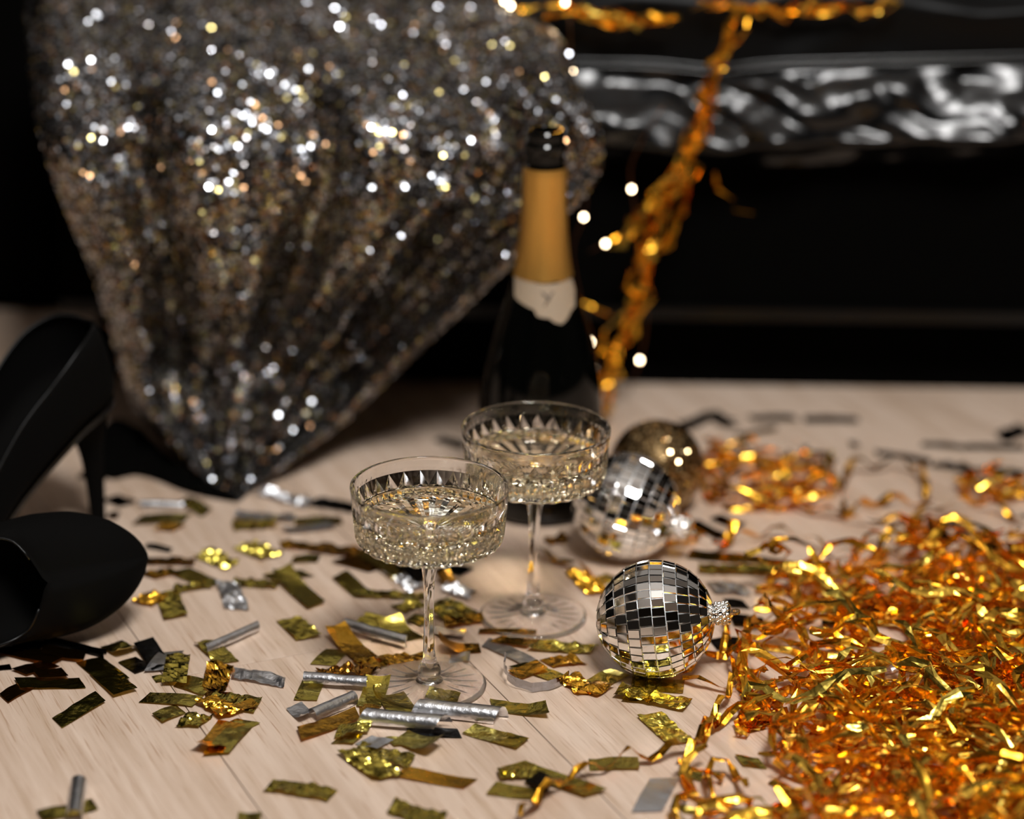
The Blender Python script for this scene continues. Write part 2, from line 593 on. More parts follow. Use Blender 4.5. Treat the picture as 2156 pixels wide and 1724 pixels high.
# low black patch on the floor left of the dress tip
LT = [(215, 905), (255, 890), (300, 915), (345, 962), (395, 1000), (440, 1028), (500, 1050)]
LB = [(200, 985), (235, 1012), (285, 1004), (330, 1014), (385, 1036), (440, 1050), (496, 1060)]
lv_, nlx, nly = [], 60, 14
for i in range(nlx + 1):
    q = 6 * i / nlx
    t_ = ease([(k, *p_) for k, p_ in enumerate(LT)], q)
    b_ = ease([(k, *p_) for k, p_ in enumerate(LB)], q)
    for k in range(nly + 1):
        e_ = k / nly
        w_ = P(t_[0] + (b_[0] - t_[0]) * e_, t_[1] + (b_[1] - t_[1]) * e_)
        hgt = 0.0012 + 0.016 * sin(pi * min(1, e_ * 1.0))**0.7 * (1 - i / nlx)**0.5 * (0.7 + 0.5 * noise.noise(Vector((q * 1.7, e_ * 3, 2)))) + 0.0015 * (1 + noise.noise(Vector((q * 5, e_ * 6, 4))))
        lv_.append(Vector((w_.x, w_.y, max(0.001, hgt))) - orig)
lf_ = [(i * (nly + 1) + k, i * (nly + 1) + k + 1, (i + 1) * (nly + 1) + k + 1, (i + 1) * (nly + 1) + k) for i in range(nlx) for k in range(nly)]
link('dark_floor_patch', mesh('dark_floor_patch', lv_, lf_, M_BLACK, True), dress)

sr = random.Random(21)
sv, sf = [], []
pitch = 0.0025
row = 0
y = -88.0
hexa = [(cos(k * pi / 3), sin(k * pi / 3)) for k in range(6)]
while y < 1050:
    a, b = dress_pt(0.5, y), dress_pt(0.5, y + 4)
    dlen = max((b - a).length / 4, 1e-5)
    # length of the row
    m = 60
    pts = [dress_pt(i / m, y) for i in range(m + 1)]
    cum = [0.0]
    for p, q in zip(pts, pts[1:]): cum.append(cum[-1] + (q - p).length)
    n = int(cum[-1] / pitch)
    if n > 1:
        for i in range(n):
            s = (i + 0.5 * (row % 2) + 0.25 + sr.uniform(-.2, .2)) * pitch
            if s >= cum[-1]: continue
            lo = next(k for k in range(m) if cum[k + 1] >= s)
            u = (lo + (s - cum[lo]) / max(cum[lo + 1] - cum[lo], 1e-9)) / m
            p = dress_pt(u, y)
            tu = (dress_pt(min(u + 0.004, 1), y) - dress_pt(max(u - 0.004, 0), y))
            tv = (dress_pt(u, y + 2.5) - dress_pt(u, y - 2.5))
            nn = tu.cross(tv)
            if nn.length < 1e-12: continue
            nn.normalize()
            if nn.y > 0: nn = -nn
            sd = 0.16 if sr.random() < 0.68 else 0.42
            nn = (nn + noise.noise_vector(p * 55) * 0.30 + noise.noise_vector(p * 140) * 0.16).normalized()
            tl = Vector((sr.gauss(0, sd), sr.gauss(0, sd), sr.gauss(0, sd) - 0.03))
            nn = (nn + tl).normalized()
            e1 = nn.cross(Vector((0.3, 0.1, 1))).normalized()
            e2 = nn.cross(e1)
            c = p + nn * 0.0011 - orig
            r0 = sr.uniform(0.00125, 0.00155)
            base = len(sv)
            for hx, hy in hexa: sv.append(c + (e1 * hx + e2 * hy) * r0)
            sf.append(tuple(range(base, base + 6)))
    y += pitch * 0.86 / dlen
    row += 1
seq = link('sequins', mesh('sequins', sv, sf, M_SEQ), dress)
tag(seq, kind='stuff')

# ------------------------------------------------------------------ champagne bottle
bp_ = P(1134, 1066)
bottle = tag(link('champagne_bottle', None, loc=bp_), 'dark champagne bottle with gold foil neck standing behind the two coupes', 'bottle')


def hz(py, x=1140):
    return PY(x, py, bp_.y).z


zt, zf1, zf0, zl0 = hz(272), hz(349), hz(577), hz(650)
body = [(0.0, 0.004), (0.030, 0.0), (0.041, 0.003), (0.0435, 0.012), (0.0438, 0.070), (0.0432, 0.084), (0.0400, 0.105),
        (0.0350, 0.125), (0.0290, 0.146), (0.0240, 0.162), (0.0195, 0.178), (0.0165, 0.200), (0.0150, 0.225),
        (0.0143, zf1 - 0.002), (0.0134, zf1 + 0.003), (0.0131, zt - 0.016), (0.0145, zt - 0.014), (0.0147, zt - 0.010), (0.0133, zt - 0.008),
        (0.0132, zt - 0.002), (0.0120, zt), (0.0095, zt), (0.0090, zt - 0.004), (0.0090, zt - 0.06)]
fine = [body[0]]
for k in range(1, 200):
    t = 1 + (len(body) - 2) * k / 200
    i = int(t)
    fr = t - i
    if 3 <= i <= 12:
        tab = [(j, *body[j]) for j in range(len(body))]
        fine.append(ease(tab, t))
    else:
        a, b = body[i], body[min(i + 1, len(body) - 1)]
        fine.append((a[0] + (b[0] - a[0]) * fr, a[1] + (b[1] - a[1]) * fr))
v, f = revolve(fine, 72)
link('bottle_body', mesh('bottle_body', v, f, M_BOTTLE, True), bottle)


def rad_at(z):
    best = None
    for (r0, z0), (r1, z1) in zip(fine[5:], fine[6:]):
        if z0 <= z <= z1 and z1 > z0: best = r0 + (r1 - r0) * (z - z0) / (z1 - z0)
    return best or 0.0145


nf = 96
vs = []
nz = 30
for k in range(nz + 1):
    z = zf0 + (zf1 - zf0) * k / nz
    for i in range(nf):
        a = 2 * pi * i / nf
        r = rad_at(z) + 0.0006 + 0.00035 * noise.noise(Vector((cos(a) * 2.2, sin(a) * 2.2, z * 25))) + 0.00025 * abs(sin(3 * a + 40 * z))
        zz = z + (0.0012 * noise.noise(Vector((cos(a) * 3, sin(a) * 3, 5))) if k == 0 else 0)
        vs.append((r * cos(a), r * sin(a), zz))
fs = [(k * nf + i, k * nf + (i + 1) % nf, (k + 1) * nf + (i + 1) % nf, (k + 1) * nf + i) for k in range(nz) for i in range(nf)]
link('neck_foil', mesh('neck_foil', vs, fs, M_NECKFOIL, True), bottle)
# torn paper collar label below the foil
LABB = [(1083, 575, 610), (1092, 575, 617), (1110, 576, 624), (1124, 577, 628), (1130, 578, 640), (1144, 579, 643), (1156, 579, 644), (1166, 579, 652),
        (1182, 578, 657), (1192, 577, 650), (1203, 576, 634), (1210, 600, 630)]
vs = []
nl, nk2 = 44, 12
for i in range(nl + 1):
    px = 1083 + (1210 - 1083) * i / nl
    tp, bt = interp([(a, b, c) for a, b, c in LABB], px)
    for k in range(nk2 + 1):
        py = tp + (bt - tp) * k / nk2
        z = hz(py, 1140) - 0.0
        R = rad_at(z) + 0.0011
        cxp = px_of(bp_ + Vector((0, 0, z)))[0]
        s = (px - cxp) / (FPX / 1.68) / R
        s = max(-0.985, min(0.985, s))
        a = math.asin(s)
        vs.append((R * sin(a), -R * cos(a), z))
fs = [(i * (nk2 + 1) + k, i * (nk2 + 1) + k + 1, (i + 1) * (nk2 + 1) + k + 1, (i + 1) * (nk2 + 1) + k) for i in range(nl) for k in range(nk2)]
lab = link('collar_label', mesh('collar_label', vs, fs, M_PAPER, True), bottle)
tag(lab, 'torn cream paper collar label with a small grey scribble')


def label_stroke(pts):
    out = []
    for px, py in pts:
        z = hz(py, 1140)
        R = rad_at(z) + 0.0016
        cxp = px_of(bp_ + Vector((0, 0, z)))[0]
        a = math.asin(max(-.95, min(.95, (px - cxp) / (FPX / 1.68) / R)))
        out.append((R * sin(a), -R * cos(a), z))
    return tube(out, 0.0005, 6)


for st in ([(1141, 594), (1152, 604), (1158, 609)], [(1165, 593), (1156, 603), (1146, 620)]):
    v, f = label_stroke(st)
    link('scribble', mesh('scribble', v, f, M_INK, True), lab)

# ------------------------------------------------------------------ crystal coupes
NC = 28
RIMH = 0.132


def bowl_R(h):
    return ease([(0.0850, 0.0058), (0.0862, 0.0115), (0.0890, 0.0220), (0.0925, 0.0330), (0.0953, 0.0400), (0.0982, 0.0436),
                 (0.104, 0.0448), (0.115, 0.0458), (0.132, 0.0472)], h)[0]


def make_bowl():
    """outer side cut into facets: a row of pyramids, a row of lozenges, long flutes, then a star underneath"""
    D, D2, D3 = 0.0026, 0.0020, 0.0022
    rings = []   # (vertices per cell, height, [depth per vertex of a cell])
    for h, k in ((0.0850, 0), (0.0862, 0.1), (0.0890, 0.7), (0.0925, 1), (0.0953, 1), (0.0970, 0.7)):
        rings.append((4, h, [0, D3 * k * .5, D3 * k, D3 * k * .5]))
    rings += [(4, 0.0988, [0.0002] * 4), (4, 0.1012, [0, D2, 0, D2]), (4, 0.1085, [0, D2, 0, D2])]
    rings += [(2, 0.1108, [0.0, D]), (2, 0.1145, [D, 0.0]), (2, 0.1232, [0, 0])]
    rings += [(8, 0.1252, [0] * 8), (8, 0.128, [0] * 8), (8, 0.1300, [0] * 8), (8, 0.1311, [0] * 8)]
    inner = [(0.0470, 0.1317), (0.0464, 0.1321), (0.0458, 0.1317), (0.0453, 0.130), (0.0434, 0.120), (0.0421, 0.110), (0.0412, 0.105),
             (0.0400, 0.1022), (0.0385, 0.0998), (0.0350, 0.0978), (0.0290, 0.0955), (0.0230, 0.0940), (0.0200, 0.0936), (0.0190, 0.0926), (0.0120, 0.0918), (0.0050, 0.0916)]
    v, f, sm, start = [], [], [], []
    for m, h, d in rings:
        start.append((len(v), m * NC))
        R_ = bowl_R(h)
        for k in range(m * NC):
            a = 2 * pi * k / (m * NC)
            r = R_ - d[k % m]
            v.append((r * cos(a), r * sin(a), h))
    for r, h in inner:
        start.append((len(v), 8 * NC))
        for k in range(8 * NC):
            a = 2 * pi * k / (8 * NC)
            v.append((r * cos(a), r * sin(a), h))
    v.append((0, 0, 0.0916))
    for i in range(len(start) - 1):
        (a, na), (b, nb) = start[i], start[i + 1]
        h0 = rings[i][1] if i < len(rings) else 1
        smooth = h0 >= 0.1252 or i == 0
        if na == nb:
            for k in range(na):
                k2 = (k + 1) % na
                q = [a + k, a + k2, b + k2, b + k]
                if na == 2 * NC and h0 < 0.112:      # lozenges: ridge joins the two proud corners
                    if k % 2: f += [(q[0], q[1], q[3]), (q[1], q[2], q[3])]
                    else: f += [(q[0], q[1], q[2]), (q[0], q[2], q[3])]
                    if k % 2: f[-2:] = [(q[0], q[1], q[3]), (q[1], q[2], q[3])]
                    sm += [False, False]
                elif na == 2 * NC:                     # pyramids: apex over the proud base vertex (odd)
                    if k % 2 == 0: f += [(q[0], q[1], q[2]), (q[0], q[2], q[3])]
                    else: f += [(q[0], q[1], q[3]), (q[1], q[2], q[3])]
                    sm += [False, False]
                else:
                    f.append(tuple(q))
                    sm.append(smooth)
        else:
            small, ns_, big, nb2, up = (a, na, b, nb, False) if na < nb else (b, nb, a, na, True)
            m = nb2 // ns_
            for k in range(ns_):
                lo = [small + k, small + (k + 1) % ns_]
                hi = [big + (k * m + j) % nb2 for j in range(m + 1)]
                poly = (lo + hi[::-1]) if not up else (hi + lo[::-1])
                if m == 2:
                    if up:
                        f += [(hi[0], hi[1], lo[0]), (hi[1], lo[1], lo[0]), (hi[1], hi[2], lo[1])]
                    else:
                        f += [(lo[0], lo[1], hi[1]), (lo[0], hi[1], hi[0]), (lo[1], hi[2], hi[1])]
                    sm += [False] * 3
                else:
                    f.append(tuple(poly))
                    sm.append(False)
    a, na = start[-1]
    for k in range(na):
        f.append((a + k, a + (k + 1) % na, len(v) - 1))
        sm.append(True)
    m = mesh('bowl', v, f, M_GLASS)
    m.polygons.foreach_set('use_smooth', sm)
    return m


def make_stem():
    prof = [(0.0085, 0.0046), (0.0066, 0.0062), (0.0066, 0.0078), (0.0072, 0.0100), (0.0068, 0.0130), (0.0055, 0.0155),
            (0.0046, 0.0162), (0.0047, 0.0172), (0.0042, 0.0190), (0.0039, 0.024), (0.0036, 0.032), (0.0033, 0.044),
            (0.0033, 0.056), (0.0036, 0.064), (0.0040, 0.071), (0.0046, 0.0765), (0.0052, 0.0820), (0.0058, 0.0850)]
    ns = 40

    def rf(r, z, a, i):
        k = max(0, min(1, (z - 0.019) / 0.006)) * max(0, min(1, (0.074 - z) / 0.006))
        w = pi / 5
        b = ((a + w) % (2 * w)) - w
        return r * (1 - k * 0.0) * ((cos(w) / cos(b)) * k + (1 - k))
    v, f = revolve(prof, ns, rf)
    return mesh('stem', v, f, M_GLASS, True)


def make_foot():
    ns = 160
    top = [(0.0345, 0.0012), (0.0348, 0.0019), (0.0342, 0.0026), (0.032, 0.0028), (0.028, 0.0029), (0.024, 0.0030), (0.020, 0.0032),
           (0.016, 0.0034), (0.0125, 0.0037), (0.0105, 0.0041), (0.0085, 0.0046)]
    v, f = [], []
    for r, z in top:
        for k in range(ns):
            a = 2 * pi * k / ns
            g = 0.0
            if 0.0135 < r < 0.030:
                g = 0.0006 * max(0, cos(a * 20))**3
            v.append((r * cos(a), r * sin(a), z - g))
    bot = [(0.0340, 0.0006), (0.030, 0.0007), (0.020, 0.0010), (0.0130, 0.0012), (0.0118, 0.0022), (0.006, 0.0028), (0.0, 0.0029)]
    nt = len(top)
    for r, z in bot[:-1]:
        for k in range(ns):
            a = 2 * pi * k / ns
            rr = r * (1 + (0.05 * cos(10 * a) if 0.011 < r < 0.0125 else 0))
            v.append((rr * cos(a), rr * sin(a), z))
    v.append((0, 0, 0.0029))
    for i in range(nt - 1):
        for k in range(ns):
            k2 = (k + 1) % ns
            f.append((i * ns + k, i * ns + k2, (i + 1) * ns + k2, (i + 1) * ns + k))
    nb = len(bot) - 1
    seq_ = [0] + [nt + i for i in range(nb)]
    for a_, b_ in zip(seq_, seq_[1:]):
        for k in range(ns):
            k2 = (k + 1) % ns
            f.append((b_ * ns + k, b_ * ns + k2, a_ * ns + k2, a_ * ns + k))
    last = (nt + nb - 1) * ns
    for k in range(ns):
        f.append(((nt + nb) * ns, last + (k + 1) % ns, last + k))
    return mesh('foot', v, f, M_FOOTGLASS, True)


def make_wine():
    lev = 0.1136
    ins = [(0.0, 0.09145), (0.0050, 0.09150), (0.0121, 0.0917), (0.0192, 0.0925), (0.0202, 0.0935), (0.0232, 0.0939), (0.0292, 0.0954),
           (0.0352, 0.0977), (0.0387, 0.0997), (0.0402, 0.1021), (0.0414, 0.105), (0.04215, 0.110), (0.04255, 0.1130), (0.0427, lev + 0.0006),
           (0.0420, lev + 0.0001), (0.0407, lev), (0.0, lev)]
    n = 112
    v = [(0, 0, ins[0][1])]
    f = []
    mid = ins[1:-1]
    for r, h in mid:
        for k in range(n):
            a = 2 * pi * k / n
            v.append((r * cos(a), r * sin(a), h))
    v.append((0, 0, lev))
    for k in range(n):
        f.append((0, 1 + (k + 1) % n, 1 + k))
    for i in range(len(mid) - 1):
        for k in range(n):
            k2 = (k + 1) % n
            f.append((1 + i * n + k, 1 + i * n + k2, 1 + (i + 1) * n + k2, 1 + (i + 1) * n + k))
    b = 1 + (len(mid) - 1) * n
    for k in range(n):
        f.append((b + k, b + (k + 1) % n, len(v) - 1))
    return mesh('champagne', v, f, M_WINE, True)


bowl_m, stem_m, foot_m, wine_m = make_bowl(), make_stem(), make_foot(), make_wine()
for (gx, gy), rz, lab, wl in (((904, 1444), 0.05, 'cut crystal champagne coupe in front, nearest the camera', 'pale gold champagne filling the front cut crystal coupe'),
                              ((1122, 1300), 0.31, 'cut crystal champagne coupe behind, next to the bottle', 'pale gold champagne filling the coupe next to the bottle')):
    p = P(gx, gy)
    g = tag(link('champagne_coupe', None, loc=p), lab, 'glass', 'crystal champagne coupes')
    g.rotation_euler.z = rz
    link('bowl', bowl_m, g)
    link('stem', stem_m, g)
    link('foot', foot_m, g)
    w = tag(link('champagne', wine_m, loc=p), wl, 'drink', 'champagne in the coupes')
    w.rotation_euler.z = rz

# ------------------------------------------------------------------ disco balls


def tile_mesh(w, h, th):
    e = 0.06 * min(w, h)
    a, b = w / 2, h / 2
    v = [(-a, -b, 0), (a, -b, 0), (a, b, 0), (-a, b, 0), (-a, -b, th * .6), (a, -b, th * .6), (a, b, th * .6), (-a, b, th * .6),
         (-a + e, -b + e, th), (a - e, -b + e, th), (a - e, b - e, th), (-a + e, b - e, th)]
    f = []
    for r in (0, 4):
        for k in range(4):
            k2 = (k + 1) % 4
            f.append((r + k, r + k2, r + 4 + k2, r + 4 + k))
    f.append((8, 9, 10, 11))
    return mesh('mirror_tile', v, f, M_MIRROR)


def ornament_axes(axis):
    z = Vector(axis).normalized()
    x = z.cross(Vector((0, 0, 1))).normalized()
    y = z.cross(x)
    m = Matrix((x, y, z)).transposed().to_4x4()
    return m


def cap_parts(parent, R, k=1.0):
    cap = []
    v, f = revolve([(0.0, R - 0.001), (0.0062 * k, R - 0.001), (0.0062 * k, R + 0.0085 * k), (0.0045 * k, R + 0.0100 * k), (0.0, R + 0.0100 * k)], 24)
    c = link('cap', mesh('cap', v, f, M_SILVER, True), parent)
    bv, bf = [], []
    for rr in range(4):
        for q in range(13):
            a = 2 * pi * (q + 0.5 * (rr % 2)) / 13
            cz = R + 0.0012 * k + rr * 0.0023 * k
            ctr = Vector((0.0064 * k * cos(a), 0.0064 * k * sin(a), cz))
            base = len(bv)
            for i, ph in enumerate((-pi / 2 * .98, -pi / 4, 0, pi / 4, pi / 2 * .98)):
                for j in range(8):
                    th = 2 * pi * j / 8
                    bv.append(ctr + Vector((cos(ph) * cos(th), cos(ph) * sin(th), sin(ph))) * 0.00125 * k)
            for i in range(4):
                for j in range(8):
                    bf.append((base + i * 8 + j, base + i * 8 + (j + 1) % 8, base + (i + 1) * 8 + (j + 1) % 8, base + (i + 1) * 8 + j))
    b = link('beading', mesh('beading', bv, bf, M_SILVER, True), c)
    # loop tab with a hole
    lv, lf = [], []
    n = 20
    z0 = R + 0.0125 * k
    for s in (-1, 1):
        for ring_ in (0, 1):
            for j in range(n):
                a = 2 * pi * j / n
                rr = 0.0014 * k if ring_ else 0.0032 * k
                lv.append((rr * cos(a), s * 0.0007 * k, z0 + rr * sin(a) * (1.0 if sin(a) > 0 or ring_ else 1.35)))
    for j in range(n):
        j2 = (j + 1) % n
        lf.append((j, j2, n + j2, n + j))
        lf.append((2 * n + j2, 2 * n + j, 3 * n + j, 3 * n + j2))
        lf.append((j2, j, 2 * n + j, 2 * n + j2))
        lf.append((n + j, n + j2, 3 * n + j2, 3 * n + j))
    link('loop', mesh('loop', lv, lf, M_SILVER), c)


def disco(cpx, R, axis, rings, label, seed, tw, thh):
    c = P(cpx[0], cpx[1], R)
    root = tag(link('disco_ball', None, loc=(c.x, c.y, 0)), label, 'ornament', 'mirrored disco ball ornaments')
    M4 = Matrix.Translation((0, 0, R)) @ ornament_axes(axis)
    core = []
    for k in range(33):
        a = -pi / 2 + pi * k / 32
        core.append((max(R * 0.972 * cos(a), 1e-5), R * 0.972 * sin(a)))
    v, f = revolve(core, 48)
    link('core', mesh('core', v, f, M_GROUT, True), root, mat4=M4)
    hold = root
    tm = tile_mesh(tw * 0.935, thh * 0.915, 0.0009)
    rr = random.Random(seed)
    tiles = []
    for i in range(rings):
        lat = -pi / 2 + pi * (i + 0.5) / rings
        n = max(5, int(2 * pi * R * cos(lat) / thh + 0.2))
        ph = rr.uniform(0, 6.28)
        hv = M4.to_3x3().transposed() @ ((Vector((0, 0, CH)) - c).normalized() + (key.location - c).normalized()).normalized()
        if abs(math.asin(hv.z) - lat) < pi / rings * 1.05:
            ph = atan2(hv.y, hv.x) + (0.3 if i % 2 else -0.25) * 2 * pi / n
        for k in range(n):
            a = ph + 2 * pi * k / n
            nrm = Vector((cos(lat) * cos(a), cos(lat) * sin(a), sin(lat)))
            tx = Vector((-sin(lat) * cos(a), -sin(lat) * sin(a), cos(lat)))
            nj = (nrm + Vector([rr.gauss(0, 0.017) for _ in range(3)])).normalized()
            ty = nj.cross(tx).normalized()
            tx2 = ty.cross(nj).normalized()
            m = Matrix((tx2, ty, nj)).transposed().to_4x4()
            pos = nrm * (R * 0.972 * 0.9995)
            T = M4 @ (Matrix.Translation(pos) @ m)
            wn = (T.to_3x3() @ Vector((0, 0, 1)))
            tiles.append((wn.dot((Vector((0, 0, CH)) - c).normalized()), T))
    tiles.sort(key=lambda q: -q[0])
    for d, T in tiles[:290]:
        link('mirror_tile', tm, root, mat4=T)
    sv_, sf_ = [], []
    base_v = [q.co.copy() for q in tm.vertices]
    base_f = [tuple(q.vertices) for q in tm.polygons]
    for d, T in tiles[290:]:
        b = len(sv_)
        sv_ += [T @ q for q in base_v]
        sf_ += [tuple(b + i for i in q) for q in base_f]
    if sv_:
        tag(link('hidden_side_tiles', mesh('hidden_side_tiles', sv_, sf_, M_MIRROR), root), kind='stuff')
    caproot = link('hanger', None, root, mat4=M4)
    # cap directly under the ball
    for ch in ():
        pass
    return root, M4, caproot


def finish_cap(root, M4, caproot, R, k=1.0):
    bpy.data.objects.remove(caproot)
    before = set(bpy.data.objects)
    cap_parts(root, R, k)
    for o in set(bpy.data.objects) - before:
        if o.parent == root:
            o.matrix_local = M4


r_, m_, c_ = disco((1380, 1303), 0.0363, (0.985, -0.06, 0.14), 14, 'sharp silver mirrored disco ball in front, right of the coupes', 3, 0.00815, 0.0056)
finish_cap(r_, m_, c_, 0.0363)
r_, m_, c_ = disco((1318, 1066), 0.0367, (0.93, -0.25, -0.26), 14, 'blurred silver mirrored disco ball behind the rear coupe', 9, 0.0082, 0.0056)
finish_cap(r_, m_, c_, 0.0367)

# gold glitter ball at the back
GR = 0.0335
gc = P(1382, 982, GR)
gb = tag(link('glitter_ball', None, loc=(gc.x, gc.y, 0)), 'small gold glitter ball behind the two silver disco balls', 'ornament')
core = [(max(GR * 0.985 * cos(-pi / 2 + pi * k / 32), 1e-5), GR * 0.985 * sin(-pi / 2 + pi * k / 32)) for k in range(33)]
v, f = revolve(core, 48)
link('core', mesh('core', v, f, M_GLITB, True), gb, loc=(0, 0, GR))
gv, gf = [], []
gr = random.Random(4)
NG = 3200
for i in range(NG):
    z = 1 - 2 * (i + 0.5) / NG
    a = i * 2.399963
    q = sqrt(1 - z * z)
    nn = Vector((q * cos(a), q * sin(a), z))
    nj = (nn + Vector([gr.gauss(0, 0.27) for _ in range(3)])).normalized()
    e1 = nj.cross(Vector((0.2, 0.3, 1))).normalized()
    e2 = nj.cross(e1)
    c = nn * GR + Vector((0, 0, GR))
    b = len(gv)
    s_ = gr.uniform(0.0006, 0.00095)
    for hx, hy in ((-1, -1), (1, -1), (1, 1), (-1, 1)): gv.append(c + (e1 * hx + e2 * hy) * s_)
    gf.append((b, b + 1, b + 2, b + 3))
tag(link('glitter', mesh('glitter', gv, gf, M_GLIT), gb), kind='stuff')

# ------------------------------------------------------------------ high-heeled shoes
SH = [(0.000, .006, .094, .055, .50), (0.005, .018, .0930, .058, .40), (0.018, .0290, .090, .060, .25), (0.045, .0330, .080, .058, .12),
      (0.09, .0300, .048, .056, .08), (0.125, .033, .020, .048, .08), (0.15, .037, .008, .038, .10), (0.168, .0385, .004, .034, .25),
      (0.178, .0395, .003, .038, .60), (0.186, .0395, .003, .0405, 1.0), (0.205, .037, .003, .037, 1.0), (0.225, .0285, .003, .030, 1.0),
      (0.238, .0175, .003, .022, 1.0), (0.245, .007, .004, .012, 1.0), (0.2465, .002, .006, .006, 1.0)]


def shoe_section(x, n=40, inset=0.0):
    w, zb, H, c = ease(SH, x)
    w = max(w - inset, 0.001)
    c = max(0.0, min(1.0, c))
    out = []
    for i in range(n + 1):
        s = -1 + 2 * i / n
        t = abs(s)
        sg = 1 if s > 0 else -1
        if t < 0.5:
            yy = w * sin(t * pi)**0.75
            zz = zb + inset + 0.35 * H * (1 - cos(t * pi))
        else:
            q = (t - 0.5) / 0.5
            yy = w * (1 - c * q**2.2)
            zz = zb + 0.35 * H + 0.65 * (H - inset) * sin(q * pi / 2)
        lean = 0.013 * max(0, (zz - zb) / H)**1.5 * max(0, 1 - x / 0.07)
        out.append((x + lean, sg * yy, zz))
    return out


def make_shoe(label, loc, rot):
    root = tag(link('high_heel_shoe', None, loc=loc), label, 'shoe', 'pair of black suede high heels')
    root.rotation_mode = 'QUATERNION'
    root.rotation_quaternion = rot.to_quaternion()
    n, m = 40, 90
    vs, fs = [], []
    for ins in (0.0, 0.0016):
        for i in range(m + 1):
            x = 0.2465 * (i / m)**1.0
            vs += shoe_section(x, n, ins)
    off = (m + 1) * (n + 1)
    for i in range(m):
        for k in range(n):
            a = i * (n + 1) + k
            fs.append((a, a + 1, a + n + 2, a + n + 1))
            b = a + off
            fs.append((b, b + n + 1, b + n + 2, b + 1))
    for i in range(m):
        for k in (0, n):
            a = i * (n + 1) + k
            fs.append((a, a + n + 1, a + n + 1 + off, a + off))
    fs.append(tuple(range(n + 1)))
    fs.append(tuple(range(off, off + n + 1))[::-1])
    link('upper', mesh('upper', vs, fs, M_SUEDE, True), root)
    # topline binding
    pts = []
    for i in range(0, 64):
        pts.append(Vector(shoe_section(0.178 * (1 - i / 63.0), 40)[40]))
    pts2 = [Vector((p.x, -p.y, p.z)) for p in reversed(pts)]
    v, f = tube(pts + pts2, 0.0010, 6)
    link('topline_binding', mesh('topline_binding', v, f, M_PIPE, True), root)
    # sole
    vs, fs = [], []
    for i in range(m + 1):
        x = 0.244 * i / m
        w, zb, H, c = ease(SH, x)
        for yy, zz in ((-w * .82, zb + .003), (-w * .80, zb - .0018), (w * .80, zb - .0018), (w * .82, zb + .003)):
            vs.append((x, yy, zz))
    for i in range(m):
        for k in range(3):
            a = i * 4 + k
            fs.append((a, a + 4, a + 5, a + 1))
    link('sole', mesh('sole', vs, fs, M_PIPE, True), root)
    # stiletto heel
    vs, fs = [], []
    ns = 24
    HT = [(0.0, .013, .0056, .0054), (0.006, .013, .0056, .0054), (0.03, .0140, .0066, .0064), (0.055, .0160, .0088, .0086), (0.075, .0195, .0135, .0145),
          (0.088, .0235, .0190, .0215), (0.099, .0265, .0235, .0260)]
    for j in range(25):
        z = 0.099 * j / 24
        cx_, rx, ry = ease(HT, z)
        for k in range(ns):
            a = 2 * pi * k / ns
            vs.append((cx_ + rx * cos(a), ry * sin(a), z - (0.22 * (rx * cos(a)) * (z / 0.099)**3)))
    for j in range(24):
        for k in range(ns):
            k2 = (k + 1) % ns
            fs.append((j * ns + k, j * ns + k2, (j + 1) * ns + k2, (j + 1) * ns + k))
    fs.append(tuple(range(ns))[::-1])
    link('heel', mesh('heel', vs, fs, M_SUEDE, True), root)
    v, f = revolve([(0.0050, -0.0015), (0.0050, 0.003)], 20, close=True)
    link('heel_tip', mesh('heel_tip', [(x + .013, y, z) for x, y, z in v], f, M_PIPE, True), root)
    return root


# standing shoe: heel tip at the photograph's (206, 1104), toe out of frame to the left
d1 = Vector((-0.66, -0.75, 0)).normalized()
R1 = Matrix((d1, Vector((0, 0, 1)).cross(d1), Vector((0, 0, 1)))).transposed()
h1 = P(207, 1103, 0)
make_shoe('black suede stiletto standing upright with its thin heel beside the dress', h1 - R1 @ Vector((0.013, 0, -0.0015)), R1)
# lying shoe: on its side, toe to the right
ax = Vector((0.965, 0.14, 0.13)).normalized()
up = Vector((0.10, -0.96, 0.22)).normalized()
ay = up.cross(ax).normalized()
az = ax.cross(ay).normalized()
R2 = Matrix((ax, ay, az)).transposed()
toe = P(311, 1170, 0.050)
make_shoe('black suede stiletto lying on its side in front, toe pointing right', toe - R2 @ Vector((0.2465, 0, 0.008)), R2)

# ------------------------------------------------------------------ foil confetti
CNAME = {'O': 'olive gold', 'G': 'amber gold', 'S': 'silver', 'K': 'near-black', 'B': 'dark bronze'}
FNAME = {'f': 'flat foil strip', 'c': 'crinkled foil strip', 't': 'rolled foil tube', 'b': 'raised-end foil strip', 's': 'small foil scrap',
         'x': 'crumpled foil piece'}
placed = []


